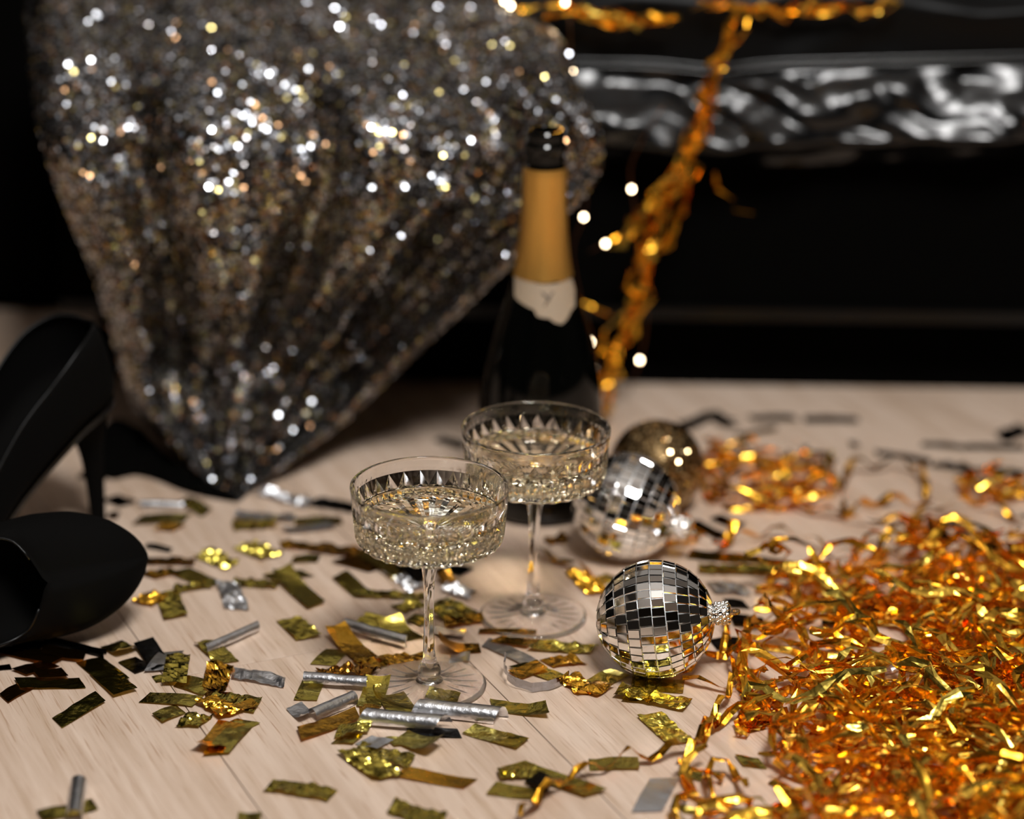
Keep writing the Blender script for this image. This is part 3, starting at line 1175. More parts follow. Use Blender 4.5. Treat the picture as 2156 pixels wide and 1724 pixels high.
def confetti(x1, y1, x2, y2, w, col, mode, where, up=0.0):
    w = w / 1000.0
    a, b = P(x1, y1), P(x2, y2)
    c = (a + b) / 2
    d = b - a
    Lg = max(d.length, 0.006)
    ang = atan2(d.y, d.x)
    over = sum(1 for q, l in placed if (q - c).length < (l + Lg) * 0.30)
    z0 = 0.0006 + min(over, 6) * 0.0012 + up
    placed.append((c.copy(), Lg))
    seed = len(placed) * 3.7
    rr = random.Random(len(placed))
    nl, nw = (18, 7) if mode != 'x' else (22, 10)
    sk = rr.uniform(-0.25, 0.25) * w
    ends = rr.choice((-1, 1))
    bk = rr.uniform(0.004, 0.009)
    wav = rr.uniform(0, 6.28)
    vs = []
    for i in range(nl + 1):
        s = -0.5 + i / nl
        for k in range(nw + 1):
            t = -0.5 + k / nw
            X, Yv, Z = s * Lg + sk * 2 * t, t * w, 0.0
            q = Vector((X * 130 + seed, Yv * 130, seed))
            n1, n2 = noise.noise(q), noise.noise(q * 2.3)
            if mode == 'f':
                Z = 0.0005 * (n1 + 1) + 0.0007 * (1 + sin(s * 4 + wav))
            elif mode == 'c':
                q2 = Vector((X * 170 + Yv * 70 + seed, Yv * 75, seed))
                Z = 0.0030 * abs(noise.noise(q2)) + 0.0011 * (n1 + 1) + 0.0006 * (1 + sin(s * 5 + wav))
            elif mode == 't':
                rad = w * 0.26
                al = t * w / rad * (1 - 0.18 * s * ends)
                Yv = rad * sin(al)
                Z = rad * (cos(al) - cos(0.5 * w / rad)) + 0.0004 * (n1 + 1) + 0.001
            elif mode == 'b':
                e = max(0, s * ends + 0.1) / 0.6
                Z = bk * e * e + 0.0006 * (n1 + 1) + 0.0006 * (1 + sin(s * 3 + wav)) + 0.0015 * (2 * t)**2 * e
                X -= ends * 0.35 * bk * e * e
            elif mode == 's':
                Z = 0.001 * (n1 + 1)
            else:
                q2 = Vector((X * 150 - Yv * 80 + seed, Yv * 80, seed))
                Z = 0.0058 * abs(noise.noise(q2)) + 0.0018 * abs(n2) + 0.001
                X += 0.001 * noise.noise(q2 + Vector((9, 0, 0)))
                Yv += 0.001 * noise.noise(q2 + Vector((0, 9, 0)))
            vs.append((X, Yv, Z))
    zm = min(q[2] for q in vs)
    vs = [(x, y, z - zm) for x, y, z in vs]
    fs = [(i * (nw + 1) + k, (i + 1) * (nw + 1) + k, (i + 1) * (nw + 1) + k + 1, i * (nw + 1) + k + 1) for i in range(nl) for k in range(nw)]
    m = mesh('foil_confetti', vs, fs, MF[col], mode in 'fbts')
    o = link('foil_confetti', m, loc=(c.x, c.y, z0))
    o.rotation_euler.z = ang
    tag(o, f'{CNAME[col]} {FNAME[mode]} {where}', 'confetti', 'foil confetti scattered on the floor')
    return o


CONF = '''
37,1444,174,1440,14,O,f,lying on another at the left edge below the lying shoe
8,1474,67,1440,12,B,f,cut by the left frame edge under a darker strip
75,1427,137,1420,12,B,f,peeking out above the leftmost flat strip
40,1420,110,1398,13,B,f,under the bronze heap below the lying shoe
0,1366,125,1398,15,B,f,on top of the bronze heap below the lying shoe
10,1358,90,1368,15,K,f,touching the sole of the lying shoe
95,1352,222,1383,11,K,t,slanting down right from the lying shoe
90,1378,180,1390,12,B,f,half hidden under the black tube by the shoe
234,1357,276,1385,16,O,b,at the right end of the black tube by the shoe
187,1390,246,1440,17,O,f,crossing below the black tube by the shoe
214,1417,265,1465,16,O,f,lowest of the two crossing left of centre-left
267,1390,304,1415,13,K,f,between two olive strips right of the black tube
302,1357,341,1410,14,K,f,right of the olive strip at the tube end
361,1377,331,1417,15,S,f,dark side up beside the near-black pair
120,1524,212,1471,13.5,O,f,lying alone at the lower left of the floor
324,1432,356,1428,9,O,s,at the left tip of the upright olive strip
377,1388,367,1447,15,O,c,standing upright in the cluster left of the front coupe
377,1434,440,1456,16,O,f,under the cluster left of the front coupe
431,1355,481,1398,14,O,c,under the silver tube left of the front coupe
434,1378,544,1328,13,S,t,slanting up right, left of the front coupe
489,1422,600,1440,13,S,c,pointing right towards the front coupe
468,1403,449,1458,16,G,x,at the left end of the slanting silver strip
431,1464,471,1450,10,B,c,joining the two olive clusters
304,1470,417,1480,14,O,f,reaching left from the bright heap
444,1474,544,1490,19,O,c,topping the bright heap left of the front coupe
331,1517,381,1494,13,O,f,pointing lower left out of the bright heap
431,1477,491,1512,15,G,x,shining in the middle of the bright heap
394,1535,424,1509,14,O,x,shining under the bright heap
454,1514,538,1487,9,G,f,as a narrow bar across the bright heap
488,1524,431,1597,17,G,b,folded at the foot of the bright heap
505,1535,455,1594,14,O,f,lowest of the bright heap
500,1530,525,1520,14,O,s,at the right foot of the bright heap
564,1657,700,1679,14,O,c,lying alone at the bottom left of centre
200,1696,84,1724,13,O,f,under the upright silver tube at the bottom left
167,1660,157,1735,18,S,t,standing out at the bottom left corner
500,1726,550,1730,14,O,f,cut by the bottom frame edge left of centre
0,1405,4,1412,12,K,s,barely in view at the left frame edge
608,1306,651,1348,17,O,c,squarish and alone left of the front stem
679,1402,713,1370,15,O,f,pointing lower left below the squarish one
703,1338,775,1395,15,G,b,running down right to the front foot
351,1251,371,1305,16,O,c,at the near end of the blurred gold drift
294,1262,337,1272,16,G,x,touching the toe of the lying shoe
311,1217,371,1204,12,G,c,right of the toe of the lying shoe
305,1185,410,1187,11,B,c,behind the toe of the lying shoe
307,1150,361,1160,8,K,f,just above the toe of the lying shoe
375,1205,455,1235,15,O,f,in the blurred gold drift right of the toe
425,1168,490,1195,17,O,x,shining at the top of the gold drift
515,1150,575,1178,19,O,x,shining behind the gold drift
565,1220,648,1208,13,O,f,pointing right out of the gold drift
490,1228,586,1236,12,O,c,pale and long under the gold drift
590,1212,667,1280,15,O,b,with a bright end running down from the drift
478,1229,500,1286,15,S,x,pointing down out of the gold drift
365,1247,445,1235,10,O,x,shining along the front of the gold drift
288,1097,395,1092,17,O,f,far left under the grey tube below the dress
294,1068,385,1070,12,S,t,far left on the blurred pile below the dress
335,1112,380,1114,13,G,c,far left at the front of the pile below the dress
385,1055,437,1082,14,O,c,far left at the right end of the pile
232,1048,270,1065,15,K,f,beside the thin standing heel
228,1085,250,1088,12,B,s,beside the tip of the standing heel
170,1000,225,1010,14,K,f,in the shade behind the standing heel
550,1038,655,1065,15,S,x,shining right of the tip of the dress
660,1058,760,1075,17,K,c,behind the front coupe, in a heap with silver
490,1110,580,1106,17,O,x,pale shining below the tip of the dress
495,1093,620,1097,12,S,c,under the silver pieces below the dress tip
620,1100,720,1098,14,O,f,left of the front bowl in the blur
600,1122,700,1112,10,S,f,dark side up left of the front bowl
590,1150,700,1158,13,G,c,left of the front bowl above the bronze one
615,1180,672,1178,13,O,f,small, below the amber one left of the front bowl
660,1155,760,1170,15,B,c,just left of the front bowl
720,1180,800,1200,17,B,f,seen past the lower left of the front bowl
760,1160,845,1215,17,O,f,half hidden behind the front bowl
715,1213,763,1253,14,O,f,upper arm of the L left of the front stem
750,1255,895,1258,11,O,c,long foot of the L left of the front stem
807,1206,852,1224,5,S,t,thin one left of the front stem
842,1215,880,1245,14,S,x,crumpled beside the thin tube left of the stem
850,1195,895,1228,15,K,f,behind the front stem under the bowl
925,1197,985,1207,14,K,f,right of the front stem under the bowl
925,1222,990,1252,10,B,b,curving right of the front stem
935,1240,993,1260,12,S,x,sparkling right of the front stem
838,1287,886,1270,13,O,c,pointing left behind the front stem
918,1272,985,1302,20,O,c,wide and bright between the two feet
920,1305,975,1300,13,O,c,below the wide bright one between the two feet
863,1305,897,1313,12,O,f,touching the left of the front stem
936,1318,1016,1306,13,G,c,touching the left edge of the rear foot
760,1325,798,1303,15,O,c,with bright ridges left of the front stem
811,1317,868,1350,17,O,b,dark and folded just left of the front stem
725,1330,856,1366,16,S,t,cone shaped, slanting left of the front stem
668,1421,643,1477,14,O,f,crossed by the silver tube left of the front foot
750,1403,812,1398,12,G,c,behind the left edge of the front foot
805,1398,868,1385,15,G,c,touching the back of the front foot
675,1422,790,1413,13,B,x,crumpled left of the front foot
640,1442,773,1453,15,S,t,level, touching the left edge of the front foot
938,1325,951,1358,18,S,b,dark curved one right of the front stem
916,1372,1011,1366,14,G,b,curling right of the front stem base
946,1392,989,1388,13,S,f,dark, under the amber curl behind the front foot
880,1377,897,1392,14,G,s,right behind the front stem base
900,1462,965,1478,15,O,f,seen through the front foot
798,1438,776,1491,15,O,b,lying over the left edge of the front foot
823,1467,856,1516,17,O,f,with its matt side up in front of the front foot
757,1500,800,1506,18,G,f,in the middle of the front heap
658,1516,745,1478,18,S,t,slanting up right, left end of the front heap
619,1488,653,1522,12,S,b,curling up at the far left of the front heap
630,1553,753,1508,14,G,f,pointing lower left out of the front heap
708,1547,780,1537,13,O,c,under the silver tube in the front heap
708,1558,755,1561,12,O,f,lowest left of the front heap
765,1560,812,1573,14,S,f,under the front heap above the crinkled pair
860,1546,968,1546,11,K,f,ending at the right of the front heap
820,1566,862,1563,11,O,f,small one folded under the front heap
844,1554,926,1593,16,O,b,pointing lower right out of the front heap
770,1524,933,1540,21,S,t,lower of the two long tubes in the front heap
882,1502,1055,1519,23,S,t,upper and longest tube beside the front foot
987,1536,1101,1571,15,O,f,right of the front heap, alone and slanting
1035,1487,1158,1505,14,O,b,bright, alone right of the front foot
754,1577,867,1612,14,O,c,upper of the crinkled pair below the front heap
740,1587,817,1645,17,O,x,shining, lower of the crinkled pair below the front heap
844,1629,991,1654,13,G,f,pointing right from the crinkled pair
824,1701,934,1736,16,O,c,cut by the bottom frame edge below the front coupe
1034,1664,1141,1676,14,O,f,lower left of the four crossed by the tinsel strand
1081,1614,1255,1678,14,O,f,longest of the four crossed by the tinsel strand
1049,1638,1130,1632,12,O,x,crinkled, left of the four crossed by the tinsel strand
1112,1640,1160,1660,14,K,f,shaded, amid the four crossed by the tinsel strand
1240,1612,1345,1612,14,O,f,level, below the tinsel strand at the bottom centre
1022,1354,1128,1403,12,S,f,slanting down right in front of the rear foot
1043,1350,1123,1363,11,G,f,under the front edge of the rear foot
1120,1365,1252,1371,13,O,c,bright, between the rear foot and the disco ball
1008,1333,1130,1338,6,G,f,narrow, beneath the rear foot
1150,1400,1222,1393,13,G,c,above the silver curl left of the disco ball
1088,1403,1185,1433,12,O,f,behind the silver curl left of the disco ball
1080,1427,1142,1407,13,G,f,inside the silver curl left of the disco ball
1195,1428,1242,1465,15,G,x,at the right end of the silver curl
1238,1466,1275,1445,13,G,c,pointing up right below the disco ball's left side
1253,1442,1308,1418,15,O,f,under the lower left of the front disco ball
1330,1440,1440,1448,18,O,f,in the shadow under the front disco ball
1300,1460,1449,1491,16,O,c,long, in front of the front disco ball
1315,1470,1390,1478,12,O,b,folded on top of the long one before the disco ball
1367,1508,1436,1570,16,O,c,alone, slanting down right below the disco ball
1400,1640,1362,1712,16,S,f,at the bottom amid the tinsel edge
1430,1625,1478,1637,12,O,f,at the tinsel's lower left edge
1555,1605,1606,1610,12,O,f,on bare floor inside the lower tinsel
1215,1210,1260,1255,16,G,x,left of the front disco ball
1265,1227,1290,1213,12,O,f,matt, behind the front disco ball's left
1150,1145,1195,1135,13,B,x,beside the base of the bottle
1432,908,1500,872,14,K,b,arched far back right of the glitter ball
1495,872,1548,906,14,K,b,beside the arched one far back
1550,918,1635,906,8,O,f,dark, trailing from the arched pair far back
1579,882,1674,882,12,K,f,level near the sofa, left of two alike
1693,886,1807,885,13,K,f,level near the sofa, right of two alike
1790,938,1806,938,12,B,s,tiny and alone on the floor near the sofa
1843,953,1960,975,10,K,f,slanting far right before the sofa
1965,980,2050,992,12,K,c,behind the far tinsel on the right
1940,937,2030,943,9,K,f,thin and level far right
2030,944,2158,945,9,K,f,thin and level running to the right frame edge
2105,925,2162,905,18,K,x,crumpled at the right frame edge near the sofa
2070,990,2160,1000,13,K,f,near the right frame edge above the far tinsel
1970,1093,1980,1148,15,B,f,upright between the far tinsel and the pile
2008,1098,2042,1134,13,S,f,dark, beside the upright bronze one on the right
2055,1117,2095,1163,14,B,f,slanting down right near the right edge
2130,1175,2165,1150,15,O,f,dark at the right frame edge above the pile
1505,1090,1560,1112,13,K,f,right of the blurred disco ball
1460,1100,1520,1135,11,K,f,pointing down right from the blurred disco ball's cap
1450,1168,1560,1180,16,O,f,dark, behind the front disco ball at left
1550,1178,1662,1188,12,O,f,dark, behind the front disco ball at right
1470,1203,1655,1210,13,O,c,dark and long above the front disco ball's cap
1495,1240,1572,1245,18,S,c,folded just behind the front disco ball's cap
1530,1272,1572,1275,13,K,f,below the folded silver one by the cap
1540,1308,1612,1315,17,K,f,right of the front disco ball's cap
1735,1285,1865,1290,9,K,f,thin, near the top of the tinsel pile
1730,1312,1785,1310,9,K,f,thin, inside the tinsel pile
1500,1358,1570,1357,15,K,f,right of the front disco ball under tinsel
1820,1395,1880,1420,14,S,c,half buried in the tinsel pile
1700,1430,1760,1460,15,O,c,half buried at the left of the tinsel pile
1905,1210,1960,1225,13,O,c,at the far side of the tinsel pile
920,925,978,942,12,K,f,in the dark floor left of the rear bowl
'''
for ln in CONF.strip().splitlines():
    q = ln.split(',', 7)
    confetti(float(q[0]), float(q[1]), float(q[2]), float(q[3]), float(q[4]), q[5], q[6], q[7])

# ------------------------------------------------------------------ foil ribbons


def ribbon(pts, w, seed, curl=0.6, flatness=0.5, taper=True):
    """pts: world points -> creased ribbon verts, faces"""
    rr = random.Random(seed)
    v, f = [], []
    roll = rr.uniform(0, 6.28)
    n = len(pts)
    for i, p in enumerate(pts):
        p = Vector(p)
        t = (Vector(pts[min(i + 1, n - 1)]) - Vector(pts[max(i - 1, 0)])).normalized()
        s = t.cross(Vector((0, 0, 1)))
        if s.length < 0.1: s = t.cross(Vector((0, 1, 0)))
        s.normalize()
        u = s.cross(t)
        roll += rr.gauss(0, curl)
        if flatness: roll = roll * (1 - flatness * 0.5) + (round(roll / pi) * pi) * flatness * 0.5
        e = s * cos(roll) + u * sin(roll)
        g = u * cos(roll) - s * sin(roll)
        h = w * 0.5 * rr.uniform(0.8, 1.1)
        if taper and (i == 0 or i == n - 1): h *= 0.6
        v += [p - e * h, p + g * w * rr.uniform(-0.16, 0.16), p + e * h]
    for i in range(n - 1):
        a = i * 3
        for k in (0, 1):
            if rr.random() < 0.5:
                f += [(a + k, a + k + 1, a + k + 4), (a + k, a + k + 4, a + k + 3)]
            else:
                f += [(a + k, a + k + 1, a + k + 3), (a + k + 1, a + k + 4, a + k + 3)]
    return v, f


def path_px(pp, step, h=None, seed=0, Y=None, jit=0.0):
    rr = random.Random(seed)
    if Y is None:
        W_ = [P(x, y, 0.0) for x, y in pp]
    else:
        W_ = [PY(x, y, Y) for x, y in pp]
    cum = [0]
    for a, b in zip(W_, W_[1:]): cum.append(cum[-1] + (b - a).length)
    tab = [(c, p.x, p.y, p.z) for c, p in zip(cum, W_)]
    n = max(3, int(cum[-1] / step))
    out = []
    for i in range(n + 1):
        x, y, z = ease(tab, cum[-1] * i / n)
        p = Vector((x, y, z))
        if h is not None:
            p.z = h * (0.55 + 0.45 * sin(i * 1.3 + seed)) + 0.0028
        p += Vector([rr.uniform(-jit, jit) for _ in range(3)])
        if p.z < 0.0025: p.z = 0.0025
        out.append(p)
    return out


STR = [
    ([(1090, 1745), (1130, 1705), (1180, 1668), (1250, 1638), (1330, 1615), (1400, 1606), (1470, 1575), (1510, 1530)], 5.5, 0.010, 'loose amber tinsel strand sweeping from the bottom edge over four confetti'),
    ([(1425, 1650), (1460, 1590), (1500, 1530), (1535, 1475), (1545, 1450)], 4.5, 0.010, 'loose amber tinsel strand rising towards the front disco ball'),
    ([(1460, 1600), (1505, 1545), (1550, 1520), (1610, 1525), (1640, 1550)], 5.5, 0.010, 'wide bright tinsel strand arching below the front disco ball'),
    ([(1525, 1300), (1532, 1340), (1528, 1375), (1515, 1400)], 5.0, 0.012, 'tinsel strand falling straight below the front ball cap'),
    ([(1440, 1430), (1480, 1402), (1530, 1395), (1575, 1425), (1610, 1452)], 5.5, 0.010, 'tinsel strand hugging the lower right of the front disco ball'),
    ([(1435, 1440), (1475, 1452), (1520, 1458), (1555, 1462)], 4.5, 0.005, 'short tinsel strand lying level under the front disco ball'),
    ([(1535, 1402), (1548, 1440), (1570, 1480), (1580, 1510), (1560, 1500)], 5.0, 0.010, 'tinsel strand dangling down right of the disco ball foot'),
    ([(1570, 1390), (1572, 1350), (1600, 1325), (1660, 1320), (1720, 1318)], 5.5, 0.012, 'tinsel loop around the bare floor right of the ball'),
    ([(1572, 1360), (1590, 1385), (1640, 1365), (1690, 1372)], 5.0, 0.008, 'tinsel strand along the upper rim of the bare floor patch'),
    ([(1620, 1455), (1650, 1440), (1700, 1440), (1740, 1420)], 5.0, 0.008, 'tinsel strand along the lower rim of the bare floor patch'),
    ([(1605, 1450), (1612, 1490), (1640, 1525), (1680, 1540)], 6.0, 0.008, 'wide tinsel strand below the bare floor patch'),
    ([(1680, 1460), (1672, 1510), (1668, 1560), (1672, 1620)], 5.0, 0.012, 'tinsel strand hanging down the left face of the pile'),
    ([(1500, 1700), (1490, 1640), (1540, 1640), (1570, 1690)], 5.0, 0.010, 'tinsel loop at the bottom centre right'),
    ([(1135, 1168), (1170, 1188), (1215, 1200), (1240, 1220)], 5.0, 0.004, 'short amber tinsel strand between rear stem and ball'),
    ([(1500, 1172), (1545, 1150), (1600, 1138), (1660, 1138), (1710, 1155), (1770, 1182), (1810, 1190)], 5.0, 0.008, 'long blurred tinsel strand arching behind the front ball'),
    ([(1520, 1165), (1535, 1140), (1548, 1125)], 6.0, 0.010, 'short blurred tinsel strand between the silver balls'),
    ([(1790, 1172), (1840, 1150), (1880, 1135), (1920, 1142), (1975, 1170)], 5.0, 0.010, 'blurred tinsel arch above the pile'),
    ([(1775, 1045), (1790, 1005), (1850, 996), (1915, 996), (1945, 1025), (1950, 1060)], 5.0, 0.012, 'far tinsel loop in the middle right background'),
    ([(1640, 1062), (1700, 1085), (1760, 1095), (1830, 1075), (1900, 1068), (1960, 1080)], 6.0, 0.007, 'far tinsel strand running right from the blurred clump'),
    ([(1775, 1070), (1785, 1105), (1840, 1110), (1900, 1104), (1960, 1082), (2010, 1075)], 4.5, 0.006, 'far sagging tinsel strand over bare floor'),
    ([(2010, 1072), (2060, 1075), (2110, 1090), (2160, 1115)], 6.0, 0.008, 'far tinsel strand leaving by the right frame edge'),
    ([(1990, 1180), (2040, 1165), (2100, 1195), (2160, 1200)], 5.0, 0.010, 'tinsel strand on the far right shoulder of the pile'),
    ([(1600, 1240), (1650, 1225), (1700, 1232), (1760, 1215)], 5.5, 0.010, 'tinsel strand across the near-black strips by the cap'),
]
for i, (pp, w, h, lab) in enumerate(STR):
    for rep in range(1):
        pts = path_px(pp, 0.006, h, i, jit=0.0009)
        v, f = ribbon(pts, w / 1000, 100 + i, 0.42, 0.35)
        c0 = Vector((pts[0].x, pts[0].y, 0))
        v = [q - c0 for q in v]
        zmin = min(q.z for q in v)
        if zmin < 0.0006: v = [q + Vector((0, 0, 0.0006 - zmin)) for q in v]
        tag(link('tinsel_strand', mesh('tinsel_strand', v, f, M_TIN), loc=c0), lab, 'tinsel', 'loose tinsel strands')


def inside(poly, x, y):
    c = False
    j = len(poly) - 1
    for i in range(len(poly)):
        xi, yi = poly[i]
        xj, yj = poly[j]
        if (yi > y) != (yj > y) and x < (xj - xi) * (y - yi) / (yj - yi) + xi: c = not c
        j = i
    return c


def tangle(name, polys, holes, count, lmin, lmax, w0, w1, hmax, seed, label, obj_mat=M_TIN):
    """polys: (pixel polygon, weight, height); strands random-walk inside"""
    rr = random.Random(seed)
    V, F = [], []
    xs = [q[0] for pl, _, _ in polys for q in pl]
    ys_ = [q[1] for pl, _, _ in polys for q in pl]
    made = 0

    def dens(px, py):
        for hp in holes:
            if inside(hp, px, py): return 0, 0
        for pl, wt, hh in polys:
            if inside(pl, px, py): return wt, hh
        return 0, 0
    tries = 0
    while made < count and tries < count * 60:
        tries += 1
        px, py = rr.uniform(min(xs), max(xs)), rr.uniform(min(ys_), max(ys_))
        wt, hh = dens(px, py)
        if rr.random() > wt * min(1.0, (1300.0 / max(py + 1021, 1)) * 1.9 - 0.0): continue
        hh *= hmax
        p = P(px, py)
        base = hh * rr.random()**0.8
        ang = rr.uniform(0, 6.28)
        Lt = rr.uniform(lmin, lmax)
        pts = []
        s = 0
        hp = rr.uniform(0, 6.28)
        slope = rr.uniform(-0.25, 0.25)
        while s < Lt:
            z = max(0.0022, base + 0.004 * sin(hp + s * 110) + slope * (s - Lt / 2))
            pts.append(Vector((p.x, p.y, z)))
            st = rr.uniform(0.005, 0.011)
            ang += rr.gauss(0, 0.34)
            if rr.random() < 0.10: ang += rr.choice((-1, 1)) * rr.uniform(0.9, 2.2)
            for _ in range(6):
                nx_, ny_ = p.x + cos(ang) * st, p.y + sin(ang) * st
                q = px_of((nx_, ny_, 0))
                if dens(q[0], q[1])[0] > 0: break
                ang += rr.uniform(0.5, 1.2)
            p = Vector((nx_, ny_, 0))
            s += st
        if len(pts) < 3: continue
        v, f = ribbon(pts, rr.uniform(w0, w1) / 1000, rr.random(), 0.48, 0.0)
        b = len(V)
        V += [Vector((q.x, q.y, max(q.z, 0.0008))) for q in v]
        F += [tuple(b + i for i in q) for q in f]
        made += 1
    c0 = Vector((sum(q.x for q in V) / len(V), sum(q.y for q in V) / len(V), 0))
    o = link(name, mesh(name, [q - c0 for q in V], F, obj_mat), loc=c0)
    tag(o, label, 'tinsel', kind='stuff')
    return o


CORE = [(1830, 1255), (2000, 1215), (2400, 1200), (2500, 1800), (1900, 1800), (1720, 1640), (1700, 1540), (1690, 1460), (1730, 1400), (1790, 1330)]
MID = [(1640, 1275), (1760, 1235), (1900, 1190), (1960, 1150), (2020, 1160), (2400, 1140), (2500, 1800), (1560, 1800), (1640, 1650), (1640, 1540), (1660, 1440), (1740, 1385),
       (1680, 1330), (1600, 1330)]
OUT_ = [(1540, 1290), (1560, 1250), (1700, 1215), (1960, 1140), (2400, 1120), (2500, 1830), (1380, 1830), (1440, 1640), (1540, 1560), (1560, 1480), (1540, 1400), (1590, 1330)]
HOLES = [[(1590, 1400), (1640, 1388), (1690, 1390), (1700, 1420), (1640, 1440), (1605, 1435)],
         [(1845, 1345), (1895, 1335), (1918, 1392), (1850, 1378)],
         [(1640, 1470), (1690, 1470), (1690, 1520), (1660, 1525)],
         [(1550, 1560), (1640, 1530), (1640, 1570), (1600, 1610), (1550, 1590)],
         [(1965, 1610), (2040, 1600), (2090, 1640), (2000, 1650)],
         [(1560, 1665), (1640, 1650), (1650, 1700), (1570, 1700)],
         [(1810, 1540), (1845, 1530), (1840, 1560), (1812, 1572)]]
tangle('tinsel_pile', [(CORE, 1.0, 1.0), (MID, 0.40, 0.5), (OUT_, 0.13, 0.3)], HOLES, 560, 0.06, 0.18, 4.2, 6.8, 0.022, 11,
       'heap of crinkled amber gold tinsel filling the lower right of the floor')
CL1 = [(1480, 960), (1560, 940), (1640, 985), (1700, 965), (1755, 990), (1765, 1050), (1700, 1075), (1600, 1085), (1500, 1075), (1470, 1040)]
tangle('tinsel_clump', [(CL1, 1.0, 1.0)], [], 70, 0.03, 0.08, 3.5, 5.0, 0.016, 12, 'blurred gold tinsel clump right of the glitter ball')
CL2 = [(2000, 1030), (2060, 1015), (2200, 1005), (2200, 1060), (2040, 1068)]
tangle('tinsel_clump', [(CL2, 1.0, 1.0)], [], 22, 0.03, 0.08, 3.5, 5.0, 0.012, 13, 'blurred gold tinsel clump at the far right frame edge')
CL3 = [(1400, 1115), (1450, 1105), (1490, 1130), (1450, 1160), (1395, 1155)]
tangle('tinsel_clump', [(CL3, 1.0, 1.0)], [], 12, 0.02, 0.05, 3.5, 5.0, 0.010, 14, 'small tinsel tuft right beside the blurred disco ball')

# silver curl left of the front ball
pts = []
for i, (x, y, z) in enumerate([(1062, 1412, .010), (1064, 1432, .007), (1080, 1448, .005), (1118, 1458, .004), (1155, 1455, .004), (1200, 1440, .006)]):
    p = P(x, y, 0)
    p.z = z
    pts.append((i, p.x, p.y, p.z))
cv, cf = [], []
for k in range(41):
    x, y, z = ease(pts, 5 * k / 40)
    x += 0.0007 * sin(k * 0.9); y += 0.0010 * sin(k * 0.7)
    cv += [(x, y, z - 0.0036), (x, y - 0.0016, z), (x, y - 0.0022, z + 0.0036 + 0.0003 * sin(k * 0.8))]
for k in range(40):
    for j in (0, 1): cf.append((k * 3 + j, k * 3 + j + 1, k * 3 + j + 4, k * 3 + j + 3))
zmn = min(q[2] for q in cv)
c0 = Vector(pts[2][1:3] + (0,))
tag(link('foil_curl', mesh('foil_curl', [(x - c0.x, y - c0.y, z - zmn + 0.0008) for x, y, z in cv], cf, foil('grey_silver_foil', (0.42, 0.43, 0.47), 0.12)), loc=c0),  # silver darkened to mute the bright floor reflection
    'silver foil curl standing on edge left of the front disco ball', 'confetti')

# hanging garland in front of the sofa
GY = 1.778


def bundle(name, pp, Y, nrib, spread, w, seed, label):
    rr = random.Random(seed)
    V, F = [], []
    base = path_px(pp, 0.008, None, seed, Y)
    for r in range(nrib):
        i0 = 0 if rr.random() < 0.5 else rr.randint(0, max(0, len(base) // 3))
        i1 = len(base) if rr.random() < 0.6 else rr.randint(len(base) * 2 // 3, len(base))
        ph = rr.uniform(0, 6.28)
        pts = []
        for i in range(i0, i1):
            a = ph + i * 0.35
            s = spread * (0.6 + 0.4 * sin(i * 0.31 + r))
            q = base[i] + Vector((cos(a) * s + rr.gauss(0, .0028), sin(a) * s * 0.5 + rr.gauss(0, .0022), sin(a * 1.7) * s + rr.gauss(0, .0030)))
            q.z = max(q.z, 0.002)
            pts.append(q)
        if len(pts) < 3: continue
        v, f = ribbon(pts, w / 1000, seed * 50 + r, 0.85, 0.0)
        b = len(V)
        V += v
        F += [tuple(b + i for i in q) for q in f]
    c0 = base[0].copy()
    return tag(link(name, mesh(name, [q - c0 for q in V], F, M_TIN), loc=c0), label, 'tinsel', 'garland strands draped on the sofa')


bundle('garland_strand', [(1562, 5), (1548, 80), (1520, 130), (1500, 200), (1475, 260), (1450, 320), (1425, 380), (1395, 440), (1370, 500), (1352, 590),
                          (1325, 680), (1292, 745), (1284, 800), (1272, 868)], GY, 8, 0.0065, 4.5, 31, 'main gold garland strand hanging from sofa edge to floor behind bottle')
bundle('garland_strand', [(1540, 90), (1505, 150), (1480, 230), (1465, 275), (1445, 350), (1440, 430), (1425, 490), (1398, 528)], GY - 0.006, 4, 0.005, 5.0, 32,
       'second gold garland strand beside the main one, ending mid-air')
bundle('garland_strand', [(1425, 375), (1375, 425), (1345, 465), (1310, 505), (1285, 520)], GY - 0.008, 4, 0.0035, 5.0, 33, 'short garland strand branching left towards the bottle neck')
bundle('garland_strand', [(1490, 320), (1500, 365), (1530, 405), (1578, 447)], GY - 0.004, 1, 0.001, 3.6, 34, 'thin garland strand branching right in front of dark sofa')
bundle('garland_strand', [(1040, -10), (1095, 12), (1150, 22), (1220, 30), (1300, 40), (1390, 44), (1430, 40)], 1.805, 7, 0.005, 4.5, 35, 'garland strand lying along the sofa edge above the bottle')
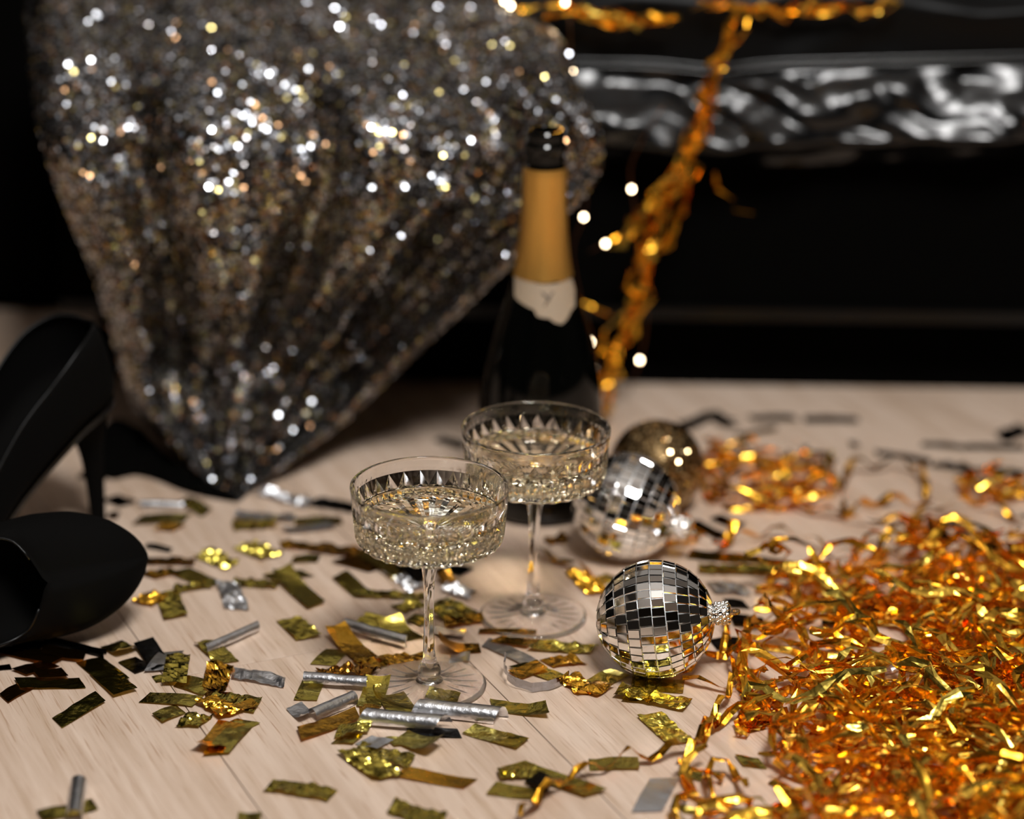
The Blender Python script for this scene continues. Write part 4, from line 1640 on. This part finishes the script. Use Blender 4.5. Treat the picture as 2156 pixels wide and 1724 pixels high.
bundle('garland_strand', [(1470, 18), (1540, 12), (1600, 15), (1680, 28), (1740, 22), (1800, 18), (1895, 2)], 1.812, 5, 0.005, 4.5, 36, 'garland strand lying along the sofa edge right of the hanging part')
bundle('garland_strand', [(1205, 618), (1235, 636), (1275, 652)], 1.79, 1, 0.001, 3.6, 37, 'loose garland end peeking out right of the bottle shoulder')

# fairy lights
fl = tag(link('fairy_light_string', None, loc=PY(1347, 758, 1.76)), 'thin copper wire fairy lights with tiny lit bulbs beside the garland', 'string lights')
fo = Vector(fl.location)
for pp in ([(1200, 40), (1204, 150), (1222, 300), (1234, 400), (1229, 457), (1205, 520), (1215, 600), (1242, 700), (1252, 745), (1275, 800)],
           [(1395, 225), (1372, 262), (1350, 300), (1328, 350), (1330, 398), (1336, 450), (1310, 500), (1275, 513), (1240, 530)],
           [(1352, 560), (1362, 640), (1358, 710), (1347, 758), (1325, 830)]):
    pts = path_px(pp, 0.006, None, 3, 1.765)
    v, f = tube(pts, 0.0004, 6)
    link('wire', mesh('wire', [q - fo for q in v], f, M_WIRE, True), fl)
bm = None
prof = [(max(0.0013 * cos(-pi / 2 + pi * k / 8), 1e-5), 0.0017 * sin(-pi / 2 + pi * k / 8)) for k in range(9)]
v, f = revolve(prof, 10)
bm = mesh('bulb', v, f, M_BULB, True)
for x, y in ((1229, 457), (1275, 513), (1330, 398), (1347, 758), (1243, 720), (1205, 150)):
    link('bulb', bm, fl, loc=PY(x, y, 1.765) - fo)
fl2 = tag(link('fairy_light_string', None, loc=PY(1190, 5, 1.80)), 'fairy light wire with lit bulbs on the garland at the top edge', 'string lights')
fo = Vector(fl2.location)
pts = path_px([(1050, -20), (1072, 8), (1088, 22), (1140, 8), (1190, 5), (1240, -15)], 0.006, None, 3, 1.798)
v, f = tube(pts, 0.0004, 6)
link('wire', mesh('wire', [q - fo for q in v], f, M_WIRE, True), fl2)
for x, y in ((1075, 12), (1190, 5), (1062, 2)):
    link('bulb', bm, fl2, loc=PY(x, y, 1.798) - fo)
